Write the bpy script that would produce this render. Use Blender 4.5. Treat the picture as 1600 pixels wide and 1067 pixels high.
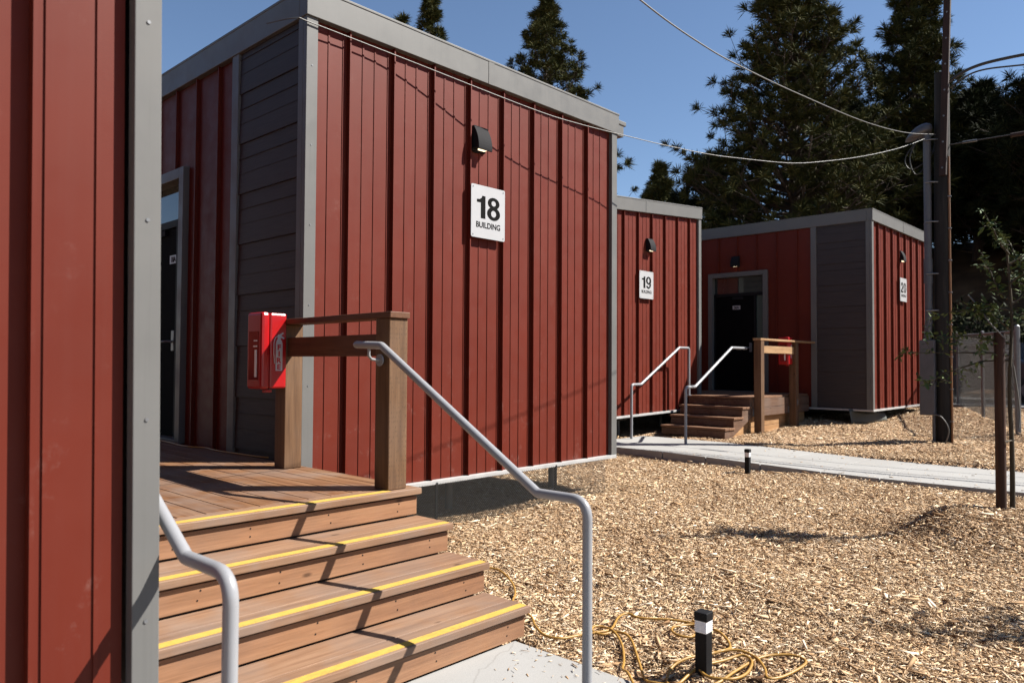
import bpy, bmesh, math, random
import numpy as np
from mathutils import Vector, Matrix
random.seed(7)
for o in list(bpy.data.objects): bpy.data.objects.remove(o)
SC = bpy.context.scene
COL = SC.collection
H = 1.447                      # eye height; geometry below is written relative to eye level
# ------------------------------------------------------------------ camera
cd = bpy.data.cameras.new('camera'); cam = bpy.data.objects.new('camera', cd); COL.objects.link(cam)
Rv = Vector((0.6843, -0.7291, 0.0056)); Fv = Vector((0.7287, 0.6843, 0.0291)); Fv.normalize()
Rv = (Rv - Fv*Rv.dot(Fv)).normalized(); Uv = Rv.cross(Fv)
cam.matrix_world = Matrix(((Rv.x, Uv.x, -Fv.x, 0), (Rv.y, Uv.y, -Fv.y, 0), (Rv.z, Uv.z, -Fv.z, H), (0, 0, 0, 1)))
cd.sensor_width = 36; cd.lens = 1179.3/1600*36; cd.clip_start = .05; cd.clip_end = 3000
cd.dof.use_dof = True; cd.dof.focus_distance = 6.2; cd.dof.aperture_fstop = 3.6
SC.camera = cam
# ------------------------------------------------------------------ light
SUN = Vector((.502, -.498, .707)).normalized()      # towards the sun: right of the camera, 45 degrees up
W = bpy.data.worlds.new('World'); SC.world = W; W.use_nodes = True
nt = W.node_tree
sky = nt.nodes.new('ShaderNodeTexSky'); sky.sky_type = 'NISHITA'; sky.sun_disc = False
sky.sun_elevation = math.radians(45); sky.sun_rotation = math.atan2(SUN.x, SUN.y)
sky.air_density = .85; sky.dust_density = .1; sky.ozone_density = 2.5
nt.links.new(sky.outputs[0], nt.nodes['Background'].inputs[0]); nt.nodes['Background'].inputs[1].default_value = .05
sl = bpy.data.lights.new('sun', 'SUN'); sl.energy = 5.0; sl.angle = math.radians(.5); sl.color = (1, .955, .88)
so = bpy.data.objects.new('sun', sl); COL.objects.link(so)
so.rotation_euler = SUN.to_track_quat('Z', 'Y').to_euler(); so.location = (10, -10, 20)
SC.view_settings.view_transform = 'Standard'; SC.view_settings.look = 'None'
SC.view_settings.exposure = 1.5; SC.view_settings.gamma = 1; SC.view_settings.use_curve_mapping = False
SC.render.engine = 'CYCLES'

# ------------------------------------------------------------------ materials
def srgb(r, g, b):
    f = lambda c: (c/255/12.92) if c/255 <= .04045 else ((c/255+.055)/1.055)**2.4
    return (f(r), f(g), f(b), 1)
class NT:
    def __init__(s, name):
        s.m = bpy.data.materials.new(name); s.m.use_nodes = True; s.t = s.m.node_tree
        s.b = s.t.nodes['Principled BSDF']; s.tc = s.t.nodes.new('ShaderNodeTexCoord')
    def n(s, typ, **kw):
        o = s.t.nodes.new(typ)
        for k, v in kw.items():
            if k in o.inputs: s.set(o.inputs[k], v)
            else: setattr(o, k, v)
        return o
    def set(s, inp, v):
        if hasattr(v, 'default_value') and hasattr(v, 'links'): s.t.links.new(v, inp)
        else: inp.default_value = v
    def mapping(s, scale=(1, 1, 1), rot=(0, 0, 0), src=None):
        o = s.n('ShaderNodeMapping'); s.t.links.new(src or s.tc.outputs['Object'], o.inputs[0])
        o.inputs['Scale'].default_value = scale; o.inputs['Rotation'].default_value = rot; return o.outputs[0]
    def noise(s, scale=5, detail=4, rough=.55, vec=None):
        o = s.n('ShaderNodeTexNoise'); o.inputs['Scale'].default_value = scale; o.inputs['Detail'].default_value = detail
        o.inputs['Roughness'].default_value = rough
        s.t.links.new(vec or s.tc.outputs['Object'], o.inputs['Vector']); return o.outputs[0]
    def ramp(s, fac, stops):
        o = s.n('ShaderNodeValToRGB'); s.t.links.new(fac, o.inputs[0]); e = o.color_ramp.elements
        while len(e) < len(stops): e.new(.5)
        for el, (p, c) in zip(e, stops):
            el.position = p; el.color = c if len(c) == 4 else (*c, 1)
        return o.outputs[0]
    def mix(s, fac, a, b, mode='MIX'):
        o = s.n('ShaderNodeMix', data_type='RGBA', blend_type=mode)
        s.set(o.inputs[0], fac); s.set(o.inputs[6], a); s.set(o.inputs[7], b); return o.outputs[2]
    def math(s, op, a, b=0):
        o = s.n('ShaderNodeMath', operation=op); s.set(o.inputs[0], a); s.set(o.inputs[1], b); return o.outputs[0]
    def island(s):
        return s.n('ShaderNodeNewGeometry').outputs['Random Per Island']
    def bump(s, h, strength=.3, dist=.01):
        o = s.n('ShaderNodeBump'); o.inputs['Strength'].default_value = strength; o.inputs['Distance'].default_value = dist
        s.t.links.new(h, o.inputs['Height']); s.t.links.new(o.outputs[0], s.b.inputs['Normal'])
    def out(s, col=None, rough=.5, metal=0, spec=.5):
        if col is not None: s.set(s.b.inputs['Base Color'], col)
        s.set(s.b.inputs['Roughness'], rough); s.b.inputs['Metallic'].default_value = metal
        s.b.inputs['Specular IOR Level'].default_value = spec; return s.m
def plain(name, col, rough=.5, metal=0, spec=.5, var=.12, scale=6):
    k = NT(name); n = k.noise(scale, 5)
    a = tuple(c*(1-var) for c in col[:3])+(1,); b = tuple(min(1, c*(1+var)) for c in col[:3])+(1,)
    return k.out(k.ramp(n, [(.3, a), (.7, b)]), rough, metal, spec)

def mk_red():
    k = NT('red_steel_panel')
    base = k.ramp(k.noise(1.3, 3), [(.3, (0.08474, 0.01224, 0.006155, 1)), (.7, (0.09926, 0.01529, 0.007824, 1))])
    streak = k.noise(3, 4, .6, k.mapping((9, 9, .35)))
    base = k.mix(k.math('MULTIPLY', k.ramp(streak, [(.45, (0, 0, 0, 1)), (.75, (1, 1, 1, 1))]), .14), base, (0.09412, 0.0251, 0.01945, 1))
    # chalky smudges and hand marks, more of them low on the wall
    sep = k.n('ShaderNodeSeparateXYZ'); k.t.links.new(k.n('ShaderNodeNewGeometry').outputs['Position'], sep.inputs[0])
    low = k.n('ShaderNodeMapRange'); low.inputs[1].default_value = .35; low.inputs[2].default_value = 1.4
    low.inputs[3].default_value = 1; low.inputs[4].default_value = .22
    k.t.links.new(sep.outputs[2], low.inputs[0])
    sm = k.ramp(k.noise(5.5, 8, .72), [(.57, (0, 0, 0, 1)), (.68, (1, 1, 1, 1))])
    fine = k.ramp(k.noise(38, 3, .7, k.mapping((1, 1, .5))), [(.40, (0, 0, 0, 1)), (.62, (1, 1, 1, 1))])
    base = k.mix(k.math('MULTIPLY', k.math('MULTIPLY', k.math('MULTIPLY', sm, fine), low.outputs[0]), .55), base, (0.2118, 0.1341, 0.1165, 1))
    k.bump(k.noise(2.2, 2, .5, k.mapping((3, 3, .7))), .12, .004)
    return k.out(base, k.ramp(k.noise(7, 4), [(.3, (.46,)*3), (.7, (.60,)*3)]), 0, .16)
def mk_trim(name, c, scuff=.2):
    k = NT(name)
    base = k.ramp(k.noise(2.5, 5), [(.3, tuple(x*.93 for x in c)), (.7, tuple(x*1.05 for x in c))])
    sm = k.ramp(k.noise(9, 8, .72, k.mapping((1, 1, .6))), [(.60, (0, 0, 0, 1)), (.74, (1, 1, 1, 1))])
    base = k.mix(k.math('MULTIPLY', sm, scuff), base, tuple(min(1, x*1.5) for x in c[:3])+(1,))
    drip = k.ramp(k.noise(4, 3, .5, k.mapping((14, 14, .4))), [(.56, (0, 0, 0, 1)), (.8, (1, 1, 1, 1))])
    base = k.mix(k.math('MULTIPLY', drip, .22), base, tuple(x*.62 for x in c[:3])+(1,))
    return k.out(base, k.ramp(k.noise(6, 4), [(.3, (.38,)*3), (.7, (.55,)*3)]), 0, .2)
def mk_siding():
    k = NT('grey_lap_siding')
    v = k.mapping((2.2, 2.2, 46))
    base = k.ramp(k.noise(1.6, 6, .6, v), [(.3, (0.03137, 0.02588, 0.02588, 1)), (.7, (0.04706, 0.03922, 0.03843, 1))])
    k.bump(k.noise(1.6, 6, .6, v), .25, .006)
    return k.out(base, .6, 0, .2)
def mk_wood(name, dark, mid, light, axis=0, rough=.62, grey=.0, knots=True, incise=False):
    k = NT(name)
    sc = [16, 16, 16]; sc[axis] = .9
    isl = k.island()
    off = k.n('ShaderNodeVectorMath', operation='ADD'); k.t.links.new(k.mapping(tuple(sc)), off.inputs[0])
    cmb = k.n('ShaderNodeCombineXYZ'); m = k.math('MULTIPLY', isl, 37)
    for i in range(3): k.t.links.new(m, cmb.inputs[i])
    k.t.links.new(cmb.outputs[0], off.inputs[1]); v = off.outputs[0]
    g = k.noise(1.5, 7, .62, v)
    base = k.ramp(g, [(.26, dark), (.5, mid), (.76, light)])
    fine = k.noise(6.5, 3, .5, v)
    base = k.mix(.22, base, k.ramp(fine, [(.35, (.25, .25, .25)), (.65, (1, 1, 1))]), 'MULTIPLY')
    base = k.mix(.30, base, k.ramp(isl, [(0, (.62, .60, .60)), (.5, (.95, .93, .9)), (1, (1.0, .9, .82))]), 'MULTIPLY')
    bl = k.noise(2.6, 5, .6)
    if grey: base = k.mix(k.math('MULTIPLY', k.ramp(bl, [(.42, (0, 0, 0)), (.66, (1, 1, 1))]), grey), base, (0.1939, 0.1578, 0.1353, 1))
    st = k.ramp(k.noise(1.3, 5, .6), [(.5, (1, 1, 1)), (.72, (.62, .5, .42))])
    base = k.mix(.55, base, st, 'MULTIPLY')
    if knots:
        vo = k.n('ShaderNodeTexVoronoi'); vo.inputs['Scale'].default_value = 2.1
        ks = [3, 3, 3]; ks[axis] = 1.2
        k.t.links.new(k.mapping(tuple(ks)), vo.inputs['Vector'])
        base = k.mix(k.ramp(vo.outputs['Distance'], [(.035, (1, 1, 1)), (.09, (0, 0, 0))]), base, tuple(c*.45 for c in dark[:3])+(1,))
    hgt = fine
    if incise:
        vo = k.n('ShaderNodeTexVoronoi'); vo.inputs['Scale'].default_value = 1; vo.inputs['Randomness'].default_value = .35
        k.t.links.new(k.mapping((75, 75, 34)), vo.inputs['Vector'])
        mk = k.ramp(vo.outputs['Distance'], [(.16, (1, 1, 1)), (.34, (0, 0, 0))])
        base = k.mix(k.math('MULTIPLY', mk, .62), base, (.05, .028, .014, 1))
    k.bump(hgt, .25, .003)
    return k.out(base, rough, 0, .3)
def mk_concrete():
    k = NT('pale_concrete')
    base = k.ramp(k.noise(1.1, 7, .6), [(.3, (0.2187, 0.2131, 0.2047, 1)), (.7, (0.2606, 0.256, 0.2485, 1))])
    base = k.mix(.5, base, k.ramp(k.noise(60, 4, .7), [(.3, (.86, .86, .86)), (.7, (1, 1, 1))]), 'MULTIPLY')
    base = k.mix(k.math('MULTIPLY', k.ramp(k.noise(2.4, 6, .7), [(.56, (0, 0, 0)), (.75, (1, 1, 1))]), .3), base, (0.266, 0.231, 0.196, 1))
    vo = k.n('ShaderNodeTexVoronoi', feature='DISTANCE_TO_EDGE'); vo.inputs['Scale'].default_value = .55
    wv = k.n('ShaderNodeVectorMath', operation='ADD'); k.t.links.new(k.tc.outputs['Object'], wv.inputs[0])
    nw = k.n('ShaderNodeTexNoise'); nw.inputs['Scale'].default_value = 2.5; nw.inputs['Detail'].default_value = 6; k.t.links.new(nw.outputs['Color'], wv.inputs[1]); k.t.links.new(wv.outputs[0], vo.inputs['Vector'])
    base = k.mix(k.math('MULTIPLY', k.ramp(vo.outputs['Distance'], [(.0, (1, 1, 1)), (.003, (0, 0, 0))]), .28), base, (.09, .08, .07, 1))
    spots = k.ramp(k.noise(17, 4, .6), [(.66, (0, 0, 0)), (.76, (1, 1, 1))])
    base = k.mix(k.math('MULTIPLY', spots, .35), base, (.14, .12, .10, 1))
    k.bump(k.noise(160, 3), .25, .003)
    return k.out(base, .82, 0, .25)
def mk_soil():
    k = NT('wood_chip_bed')
    vo = k.n('ShaderNodeTexVoronoi'); vo.inputs['Scale'].default_value = 42
    ns = k.n('ShaderNodeVectorMath', operation='ADD'); k.t.links.new(k.tc.outputs['Object'], ns.inputs[0])
    nn = k.n('ShaderNodeTexNoise'); nn.inputs['Scale'].default_value = 14; k.t.links.new(nn.outputs['Color'], ns.inputs[1])
    k.t.links.new(ns.outputs[0], vo.inputs['Vector'])
    sp = k.n('ShaderNodeSeparateColor'); k.t.links.new(vo.outputs['Color'], sp.inputs[0])
    base = k.ramp(sp.outputs[0], [(0, (0.108, 0.06035, 0.0311, 1)), (.35, (0.27, 0.1646, 0.09232, 1)), (.7, (0.414, 0.2834, 0.175, 1)), (1, (0.54, 0.4206, 0.3014, 1))])
    base = k.mix(.6, base, k.ramp(k.noise(.9, 5), [(.3, (.66, .6, .55)), (.7, (1, 1, 1))]), 'MULTIPLY')
    k.bump(vo.outputs['Distance'], .8, .03)
    return k.out(base, .9, 0, .1)
def mk_chips():
    k = NT('wood_chips')
    base = k.ramp(k.island(), [(0, (0.09237, 0.04728, 0.02256, 1)), (.10, (0.2402, 0.1409, 0.07117, 1)), (.34, (0.4249, 0.2863, 0.165, 1)), (.72, (0.5358, 0.3998, 0.256, 1)), (1, (0.7021, 0.5908, 0.4512, 1))])
    base = k.mix(.5, base, k.ramp(k.noise(.55, 4, .6), [(.32, (.66, .58, .5)), (.62, (1, 1, 1))]), 'MULTIPLY')
    return k.out(base, .85, 0, .15)
def mk_needles(name, a, b, c, spec=.06):
    k = NT(name)
    base = k.ramp(k.island(), [(0, a), (.55, b), (1, c)])
    k.b.inputs['Transmission Weight'].default_value = 0
    m = k.out(base, .75, 0, spec)
    return m
def mk_glass(name, tint=(.02, .025, .025, 1), rough=.03):
    k = NT(name); n = k.noise(1.5, 2); k.bump(n, .02, .01)
    return k.out(tint, rough, 0, .8)
def mk_emit(name, col, st):
    k = NT(name); k.b.inputs['Emission Color'].default_value = col; k.b.inputs['Emission Strength'].default_value = st
    return k.out((.8, .8, .75, 1), .4)
def mk_strip():
    k = NT('yellow_grip_strip')
    base = k.ramp(k.noise(30, 4), [(.3, (.36, .235, .045, 1)), (.7, (.40, .27, .058, 1))])
    wear = k.ramp(k.noise(7, 7, .75, k.mapping((1, 3, 1))), [(.55, (0, 0, 0, 1)), (.66, (1, 1, 1, 1))])
    base = k.mix(k.math('MULTIPLY', wear, .45), base, (.16, .08, .05, 1))
    k.bump(k.noise(220, 2), .4, .002)
    return k.out(base, .8, 0, .2)
M = dict(
 red=mk_red(), trim=mk_trim('grey_painted_trim', (0.1082, 0.1067, 0.1035, 1)), siding=mk_siding(),
 basetrim=plain('white_base_flashing', (0.3137, 0.3098, 0.3059, 1), .4),
 roof=plain('pale_roof_membrane', (.3, .3, .3, 1), .7),
 deckwood=mk_wood('redwood_decking', (0.0846, 0.03333, 0.0128, 1), (0.1543, 0.07236, 0.03201, 1), (0.214, 0.1219, 0.06401, 1), 1, .6, .55, False),
 treadwood=mk_wood('redwood_tread', (0.1271, 0.06562, 0.03699, 1), (0.1968, 0.1107, 0.06518, 1), (0.2599, 0.1589, 0.0987, 1), 0, .62, .5),
 riserwood=mk_wood('redwood_riser', (0.1828, 0.08733, 0.04275, 1), (0.2488, 0.1241, 0.06333, 1), (0.2979, 0.1601, 0.08391, 1), 0, .62, .15),
 postwood=mk_wood('incised_post', (0.05961, 0.02682, 0.01118, 1), (0.1118, 0.05663, 0.02533, 1), (0.1565, 0.08569, 0.04173, 1), 2, .65, .1, True, True),
 railwood=mk_wood('brown_rail_wood', (0.05588, 0.02086, 0.008941, 1), (0.09686, 0.03875, 0.01639, 1), (0.1341, 0.05961, 0.02831, 1), 1, .6, 0),
 farrail=mk_wood('tan_rail_wood', (0.2086, 0.1147, 0.05215, 1), (0.3129, 0.1877, 0.09388, 1), (0.3963, 0.2608, 0.146, 1), 0, .6, 0),
 skirtwood=mk_wood('orange_skirt_board', (0.2377, 0.1243, 0.05185, 1), (0.335, 0.1891, 0.08643, 1), (0.4105, 0.2539, 0.1296, 1), 0, .62, 0),
 rimwood=mk_wood('brown_rim_board', (0.06426, 0.03084, 0.01713, 1), (0.1071, 0.05656, 0.03427, 1), (0.1542, 0.08998, 0.05827, 1), 0, .62, .3),
 fartread=mk_wood('brown_tread', (0.1025, 0.04844, 0.02608, 1), (0.1676, 0.08569, 0.04656, 1), (0.2329, 0.135, 0.07916, 1), 1, .6, .1),
 yellow=mk_strip(),
 rail=plain('grey_painted_steel', (.205, .207, .218, 1), .32, 0, .4, .05),
 concrete=mk_concrete(), soil=mk_soil(), chips=mk_chips(),
 black=plain('black_powder_coat', (.006, .006, .007, 1), .65, 0, .18, .3),
 bronze=plain('dark_bronze_housing', (.012, .0115, .013, 1), .75, 0, .1, .1),
 ribbed=plain('clear_ribbed_plastic', (.72, .72, .74, 1), .15, 0, .6, .05),
 lampglow=mk_emit('lamp_glow', (1, .78, .5, 1), .8),
 signwhite=plain('white_sign_face', (0.3137, 0.3137, 0.3216, 1), .35, 0, .5, .03),
 ink=plain('black_lettering', (.006, .006, .006, 1), .85, 0, .05),
 steel=plain('galvanised_steel', (.15, .153, .16, 1), .45, .5, .4, .15, 20),
 door=plain('black_door', (.004, .0035, .004, 1), .8, 0, .04, .2),
 plate=plain('door_plate', (.34, .33, .34, 1), .4),
 glass=mk_glass('dark_window_glass'),
 firered=plain('red_plastic', (0.2824, 0.003922, 0.00549, 1), .28, 0, .5, .06),
 darkred=plain('dark_red_print', (.32, .008, .02, 1), .5),
 cloudy=plain('cloudy_window', (.14, .012, .014, 1), .12, 0, .7, .3),
 cord=plain('yellow_cord', (0.2667, 0.1451, 0.0298, 1), .45, 0, .4, .12, 3),
 mesh=plain('black_expanded_metal', (.050, .046, .042, 1), .55, 0, .2, .1),
 pole=mk_wood('weathered_pole', (0.0048, 0.0042, 0.0036, 1), (0.012, 0.0102, 0.009, 1), (0.027, 0.0228, 0.0192, 1), 2, .8, 0),
 poleext=mk_wood('brown_pole_extension', (0.0105, 0.0042, 0.0028, 1), (0.0224, 0.0091, 0.0063, 1), (0.0385, 0.0168, 0.0112, 1), 2, .7, 0),
 pvc=plain('grey_conduit', (0.05882, 0.05882, 0.06588, 1), .5),
 orange=plain('orange_conduit', (0.14, 0.0595, 0.0175, 1), .5),
 cable=plain('pale_cable', (0.0847, 0.08281, 0.077, 1), .5),
 blackcable=plain('black_cable', (.012, .011, .011, 1), .5),
 bark=mk_wood('pine_bark', (.020, .014, .011, 1), (.052, .037, .028, 1), (.095, .068, .050, 1), 2, .9, 0, False),
 stake=mk_wood('brown_stake', (.018, .008, .005, 1), (.036, .015, .009, 1), (.07, .033, .018, 1), 2, .75, 0),
 youngbark=mk_wood('young_bark', (.025, .02, .013, 1), (.05, .04, .025, 1), (.09, .072, .045, 1), 2, .85, 0, False),
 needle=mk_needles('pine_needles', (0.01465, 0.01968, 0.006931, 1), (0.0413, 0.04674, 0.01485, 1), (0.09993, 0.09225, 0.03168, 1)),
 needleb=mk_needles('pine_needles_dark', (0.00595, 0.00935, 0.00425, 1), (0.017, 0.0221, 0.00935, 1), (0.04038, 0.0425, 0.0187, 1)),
 leaf=mk_needles('glossy_leaf', (0.01944, 0.03672, 0.0108, 1), (0.04536, 0.0756, 0.0216, 1), (0.1026, 0.135, 0.04536, 1), .25),
 chain=plain('dark_chain_link', (.050, .048, .046, 1), .5, 0, .3, .1),
 reflectglass=mk_glass('painted_reflection_glass', (.050, .072, .064, 1), .12),  # pale green reflection of siding put into the sidelight pane's colour
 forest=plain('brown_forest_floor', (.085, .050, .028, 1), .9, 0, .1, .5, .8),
 road=plain('grey_road', (0.1255, 0.1231, 0.1216, 1), .85, 0, .2, .12, 2),
 carpaint=plain('grey_car_paint', (.055, .055, .06, 1), .25, .3, .6, .05),
 tyre=plain('tyre_rubber', (.012, .012, .012, 1), .8),
 pier=plain('pier_steel', (.09, .088, .085, 1), .5, .3),
 tarp=plain('grey_ground_sheet', (.06, .064, .058, 1), .55, 0, .4, .12, 3),
)

# ------------------------------------------------------------------ mesh helpers
class MB:
    def __init__(s): s.v = []; s.f = []; s.sm = []
    def add(s, vs, fs, smooth=False):
        b = len(s.v); s.v += [tuple(v) for v in vs]
        for f in fs: s.f.append(tuple(i+b for i in f)); s.sm.append(smooth)
    def box(s, a, b, T=None):
        x0, y0, z0 = a; x1, y1, z1 = b
        vs = [(x, y, z) for z in (z0, z1) for y in (y0, y1) for x in (x0, x1)]
        if T: vs = [T(*v) for v in vs]
        s.add(vs, [(0, 1, 3, 2), (4, 6, 7, 5), (0, 4, 5, 1), (2, 3, 7, 6), (0, 2, 6, 4), (1, 5, 7, 3)]); return s
    def prism(s, poly, lo, hi, mp):
        n = len(poly); vs = [mp(p, lo) for p in poly]+[mp(p, hi) for p in poly]
        s.add(vs, [tuple(range(n)), tuple(range(n, 2*n))]+[(i, (i+1) % n, (i+1) % n+n, i+n) for i in range(n)]); return s
    def tube(s, pts, r, n=8, cap=True):
        pts = [Vector(p) for p in pts]; R = r if isinstance(r, (list, tuple)) else [r]*len(pts)
        up = None; rings = []
        for i, p in enumerate(pts):
            d = (pts[min(i+1, len(pts)-1)]-pts[max(i-1, 0)]).normalized()
            if up is None:
                up = Vector((0, 0, 1)) if abs(d.z) < .9 else Vector((1, 0, 0))
            u = (up-d*up.dot(d)); u = u.normalized() if u.length > 1e-5 else d.orthogonal().normalized()
            w = d.cross(u); up = u
            rings.append([p+(u*math.cos(2*math.pi*k/n)+w*math.sin(2*math.pi*k/n))*R[i] for k in range(n)])
        vs = [v for rg in rings for v in rg]; fs = []
        for i in range(len(pts)-1):
            for k in range(n):
                fs.append((i*n+k, i*n+(k+1) % n, (i+1)*n+(k+1) % n, (i+1)*n+k))
        s.add(vs, fs, True)
        if cap: s.add(rings[0]+rings[-1], [tuple(range(n)), tuple(range(n, 2*n))])
        return s
    def disc(s, c, axis, r, h, n=20):
        c = Vector(c); a = Vector(axis).normalized(); return s.tube([c, c+a*h], r, n)
    def build(s, name, mat, parent=None, bevel=0, off=True, loc=None):
        me = bpy.data.meshes.new(name)
        org = Vector(parent['org']) if parent is not None and 'org' in parent else (Vector(loc) if loc else Vector((0, 0, 0)))
        vs = [(v[0]-org.x, v[1]-org.y, v[2]-org.z) for v in s.v]
        me.from_pydata(vs, [], s.f)
        me.polygons.foreach_set('use_smooth', s.sm)
        bm = bmesh.new(); bm.from_mesh(me); bmesh.ops.recalc_face_normals(bm, faces=bm.faces[:]); bm.to_mesh(me); bm.free()
        me.materials.append(mat)
        o = bpy.data.objects.new(name, me); COL.objects.link(o)
        if parent is not None:
            o.parent = parent; o['org'] = tuple(org)
        else:
            o.location = (org.x, org.y, org.z+H); o['org'] = tuple(org)
        if bevel:
            b = o.modifiers.new('bevel', 'BEVEL'); b.width = bevel; b.segments = 2; b.limit_method = 'ANGLE'
        return o
def thing(name, label, cat, org, group=None):
    o = bpy.data.objects.new(name, None); COL.objects.link(o); o.empty_display_size = .2
    o.location = (org[0], org[1], org[2]+H); o['org'] = tuple(float(x) for x in org)
    return tag(o, label, cat, group)
def tag(o, label=None, cat=None, group=None, kind=None):
    for k, v in (('label', label), ('category', cat), ('group', group), ('kind', kind)):
        if v: o[k] = v
    return o
def text(body, size, mat, name, parent, pos, rot, extrude=.0012, bold=0, sx=1):
    c = bpy.data.curves.new(name, 'FONT'); c.body = body; c.size = size; c.extrude = extrude; c.offset = bold
    c.align_x = 'CENTER'; c.align_y = 'CENTER'
    t = bpy.data.objects.new(name, c); COL.objects.link(t)
    bpy.context.view_layer.update()
    me = bpy.data.meshes.new_from_object(t.evaluated_get(bpy.context.evaluated_depsgraph_get()))
    bpy.data.objects.remove(t); me.materials.clear(); me.materials.append(mat)
    xs = [v.co.x for v in me.vertices]; ys = [v.co.y for v in me.vertices]
    cx, cy = (min(xs)+max(xs))/2, (min(ys)+max(ys))/2
    org = Vector(parent['org'])
    Mx = Matrix.Translation(Vector(pos)-org) @ rot.to_matrix().to_4x4() @ Matrix.Diagonal((sx, 1, 1, 1)) @ Matrix.Translation((-cx, -cy, 0))
    me.transform(Mx); me.name = name
    o = bpy.data.objects.new(name, me); COL.objects.link(o); o.parent = parent; o['org'] = tuple(org); return o
from mathutils import Euler
ROT_FRONT = Euler((math.radians(90), 0, 0))                       # lettering read by someone facing +Y
ROT_SIDE = Euler((math.radians(90), 0, math.radians(-90)))        # lettering read by someone facing +X
def smooth(a, b, x):
    t = min(1, max(0, (x-a)/(b-a))); return t*t*(3-2*t)

# ------------------------------------------------------------------ ground
TREES_Y = [(7.45, 1.36), (6.45, -.75)]
GX = [-1e4, 5, 9.4, 11.6, 15, 20, 30]; GZ = [-1.462, -1.462, -1.405, -1.30, -1.19, -1.0, -.9]
_rng = np.random.RandomState(3)
_w = [(_rng.uniform(.25, 2.2), _rng.uniform(0, 6.28), _rng.uniform(0, 6.28)) for _ in range(14)]
def gz(x, y):
    x = np.asarray(x, float); y = np.asarray(y, float)
    z = np.interp(x, GX, GZ)
    for f, a, p in _w: z = z+.006*np.sin(3.2*f*(x*np.cos(a)+y*np.sin(a))+p)/max(.6, f)
    for tx, ty in TREES_Y:
        d2 = (x-tx)**2+(y-ty)**2; z = z+.23*np.exp(-d2/.42)
    z = z+.13*np.exp(-((x-7.05)**2+(y-1.72)**2)/.10)+.07*np.exp(-((x-7.3)**2+(y-.9)**2)/.06)
    # chips banked against the skirt of the near building and at the foot of the steps
    z = z+.045*np.exp(-((y-4.75)/.35)**2)*np.clip((x-3.2)/.6, 0, 1)*np.clip((7-x)/.6, 0, 1)
    # shallow trench beside the pad
    z = z-.05*np.exp(-(((x-3.12)/.10)**2+((y-2.0)/.22)**2))
    s = np.clip((x-.25*y-27)/15, 0, 1); z = z+7.2*s*s*(3-2*s)
    s = np.clip((20-x)/4, 0, 1)
    pad = ((x > .2) & (x < 2.93) & (y < 2.72)); z = np.where(pad, np.minimum(z, -1.53), z)
    wk = (x > 9.6) & (x < 11.5) & (y < 7.6); z = np.where(wk, np.minimum(z, -1.42), z)
    rd = (x > 20.6) & (x < 26) & (y < 40); z = np.where(rd, np.minimum(z, -1.03), z)
    return z
def axis(lo, flo, fhi, hi, st):
    a = list(np.arange(flo, fhi, st)); x = fhi; d = st
    while x < hi: a.append(x); d *= 1.28; x += d
    a.append(hi); x = flo; d = st; L = []
    while x > lo: d *= 1.28; x -= d; L.append(max(x, lo))
    return np.array(L[::-1]+a)
gx = axis(-900, -2, 32, 900, .14); gy = axis(-900, -5, 10, 900, .14)
XX, YY = np.meshgrid(gx, gy); ZZ = gz(XX, YY)
nx, ny = len(gx), len(gy)
idx = np.arange(nx*ny).reshape(ny, nx)
quads = np.stack([idx[:-1, :-1], idx[:-1, 1:], idx[1:, 1:], idx[1:, :-1]], -1).reshape(-1, 4)
me = bpy.data.meshes.new('ground'); me.from_pydata(np.stack([XX, YY, ZZ+H], -1).reshape(-1, 3).tolist(), [], quads.tolist())
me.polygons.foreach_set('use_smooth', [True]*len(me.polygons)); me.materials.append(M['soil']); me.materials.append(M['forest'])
cx_ = (gx[:-1]+gx[1:])/2; cy_ = (gy[:-1]+gy[1:])/2
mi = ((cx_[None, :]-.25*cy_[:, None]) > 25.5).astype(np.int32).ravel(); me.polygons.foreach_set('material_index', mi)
g = bpy.data.objects.new('ground', me); COL.objects.link(g); g['kind'] = 'structure'

b = MB(); b.box((.25, -4, -1.60), (2.93, 2.72, -1.447)); o = b.build('concrete_path', M['concrete'], None, .008); o['kind'] = 'structure'
def wz(y): return -1.345+.07*smooth(3, 6.4, y)
b = MB()
ys = [-9, -6, -4.5, -3, -1.5, 0, 1.5, 3, 3.7, 4.5, 5.3, 6, 7.55]
def wx0(y): return 9.62+.12*smooth(2.2, 0, y)
for j, (ya, yb) in enumerate(zip(ys[:-1], ys[1:])):
    yb2 = yb-.012
    vs = [(wx0(ya), ya, wz(ya)), (11.5, ya, wz(ya)), (11.5, yb2, wz(yb2)), (wx0(yb2), yb2, wz(yb2))]
    vs += [(x, y, z-.2) for x, y, z in vs]
    b.add(vs, [(0, 1, 2, 3), (4, 5, 6, 7), (0, 1, 5, 4), (1, 2, 6, 5), (2, 3, 7, 6), (3, 0, 4, 7)])
o = b.build('walkway', M['concrete'], None, .006); o['kind'] = 'structure'
b = MB(); b.box((20.6, -60, -1.3), (26, 40, -.93)); o = b.build('road', M['road'], None); o['kind'] = 'structure'

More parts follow.
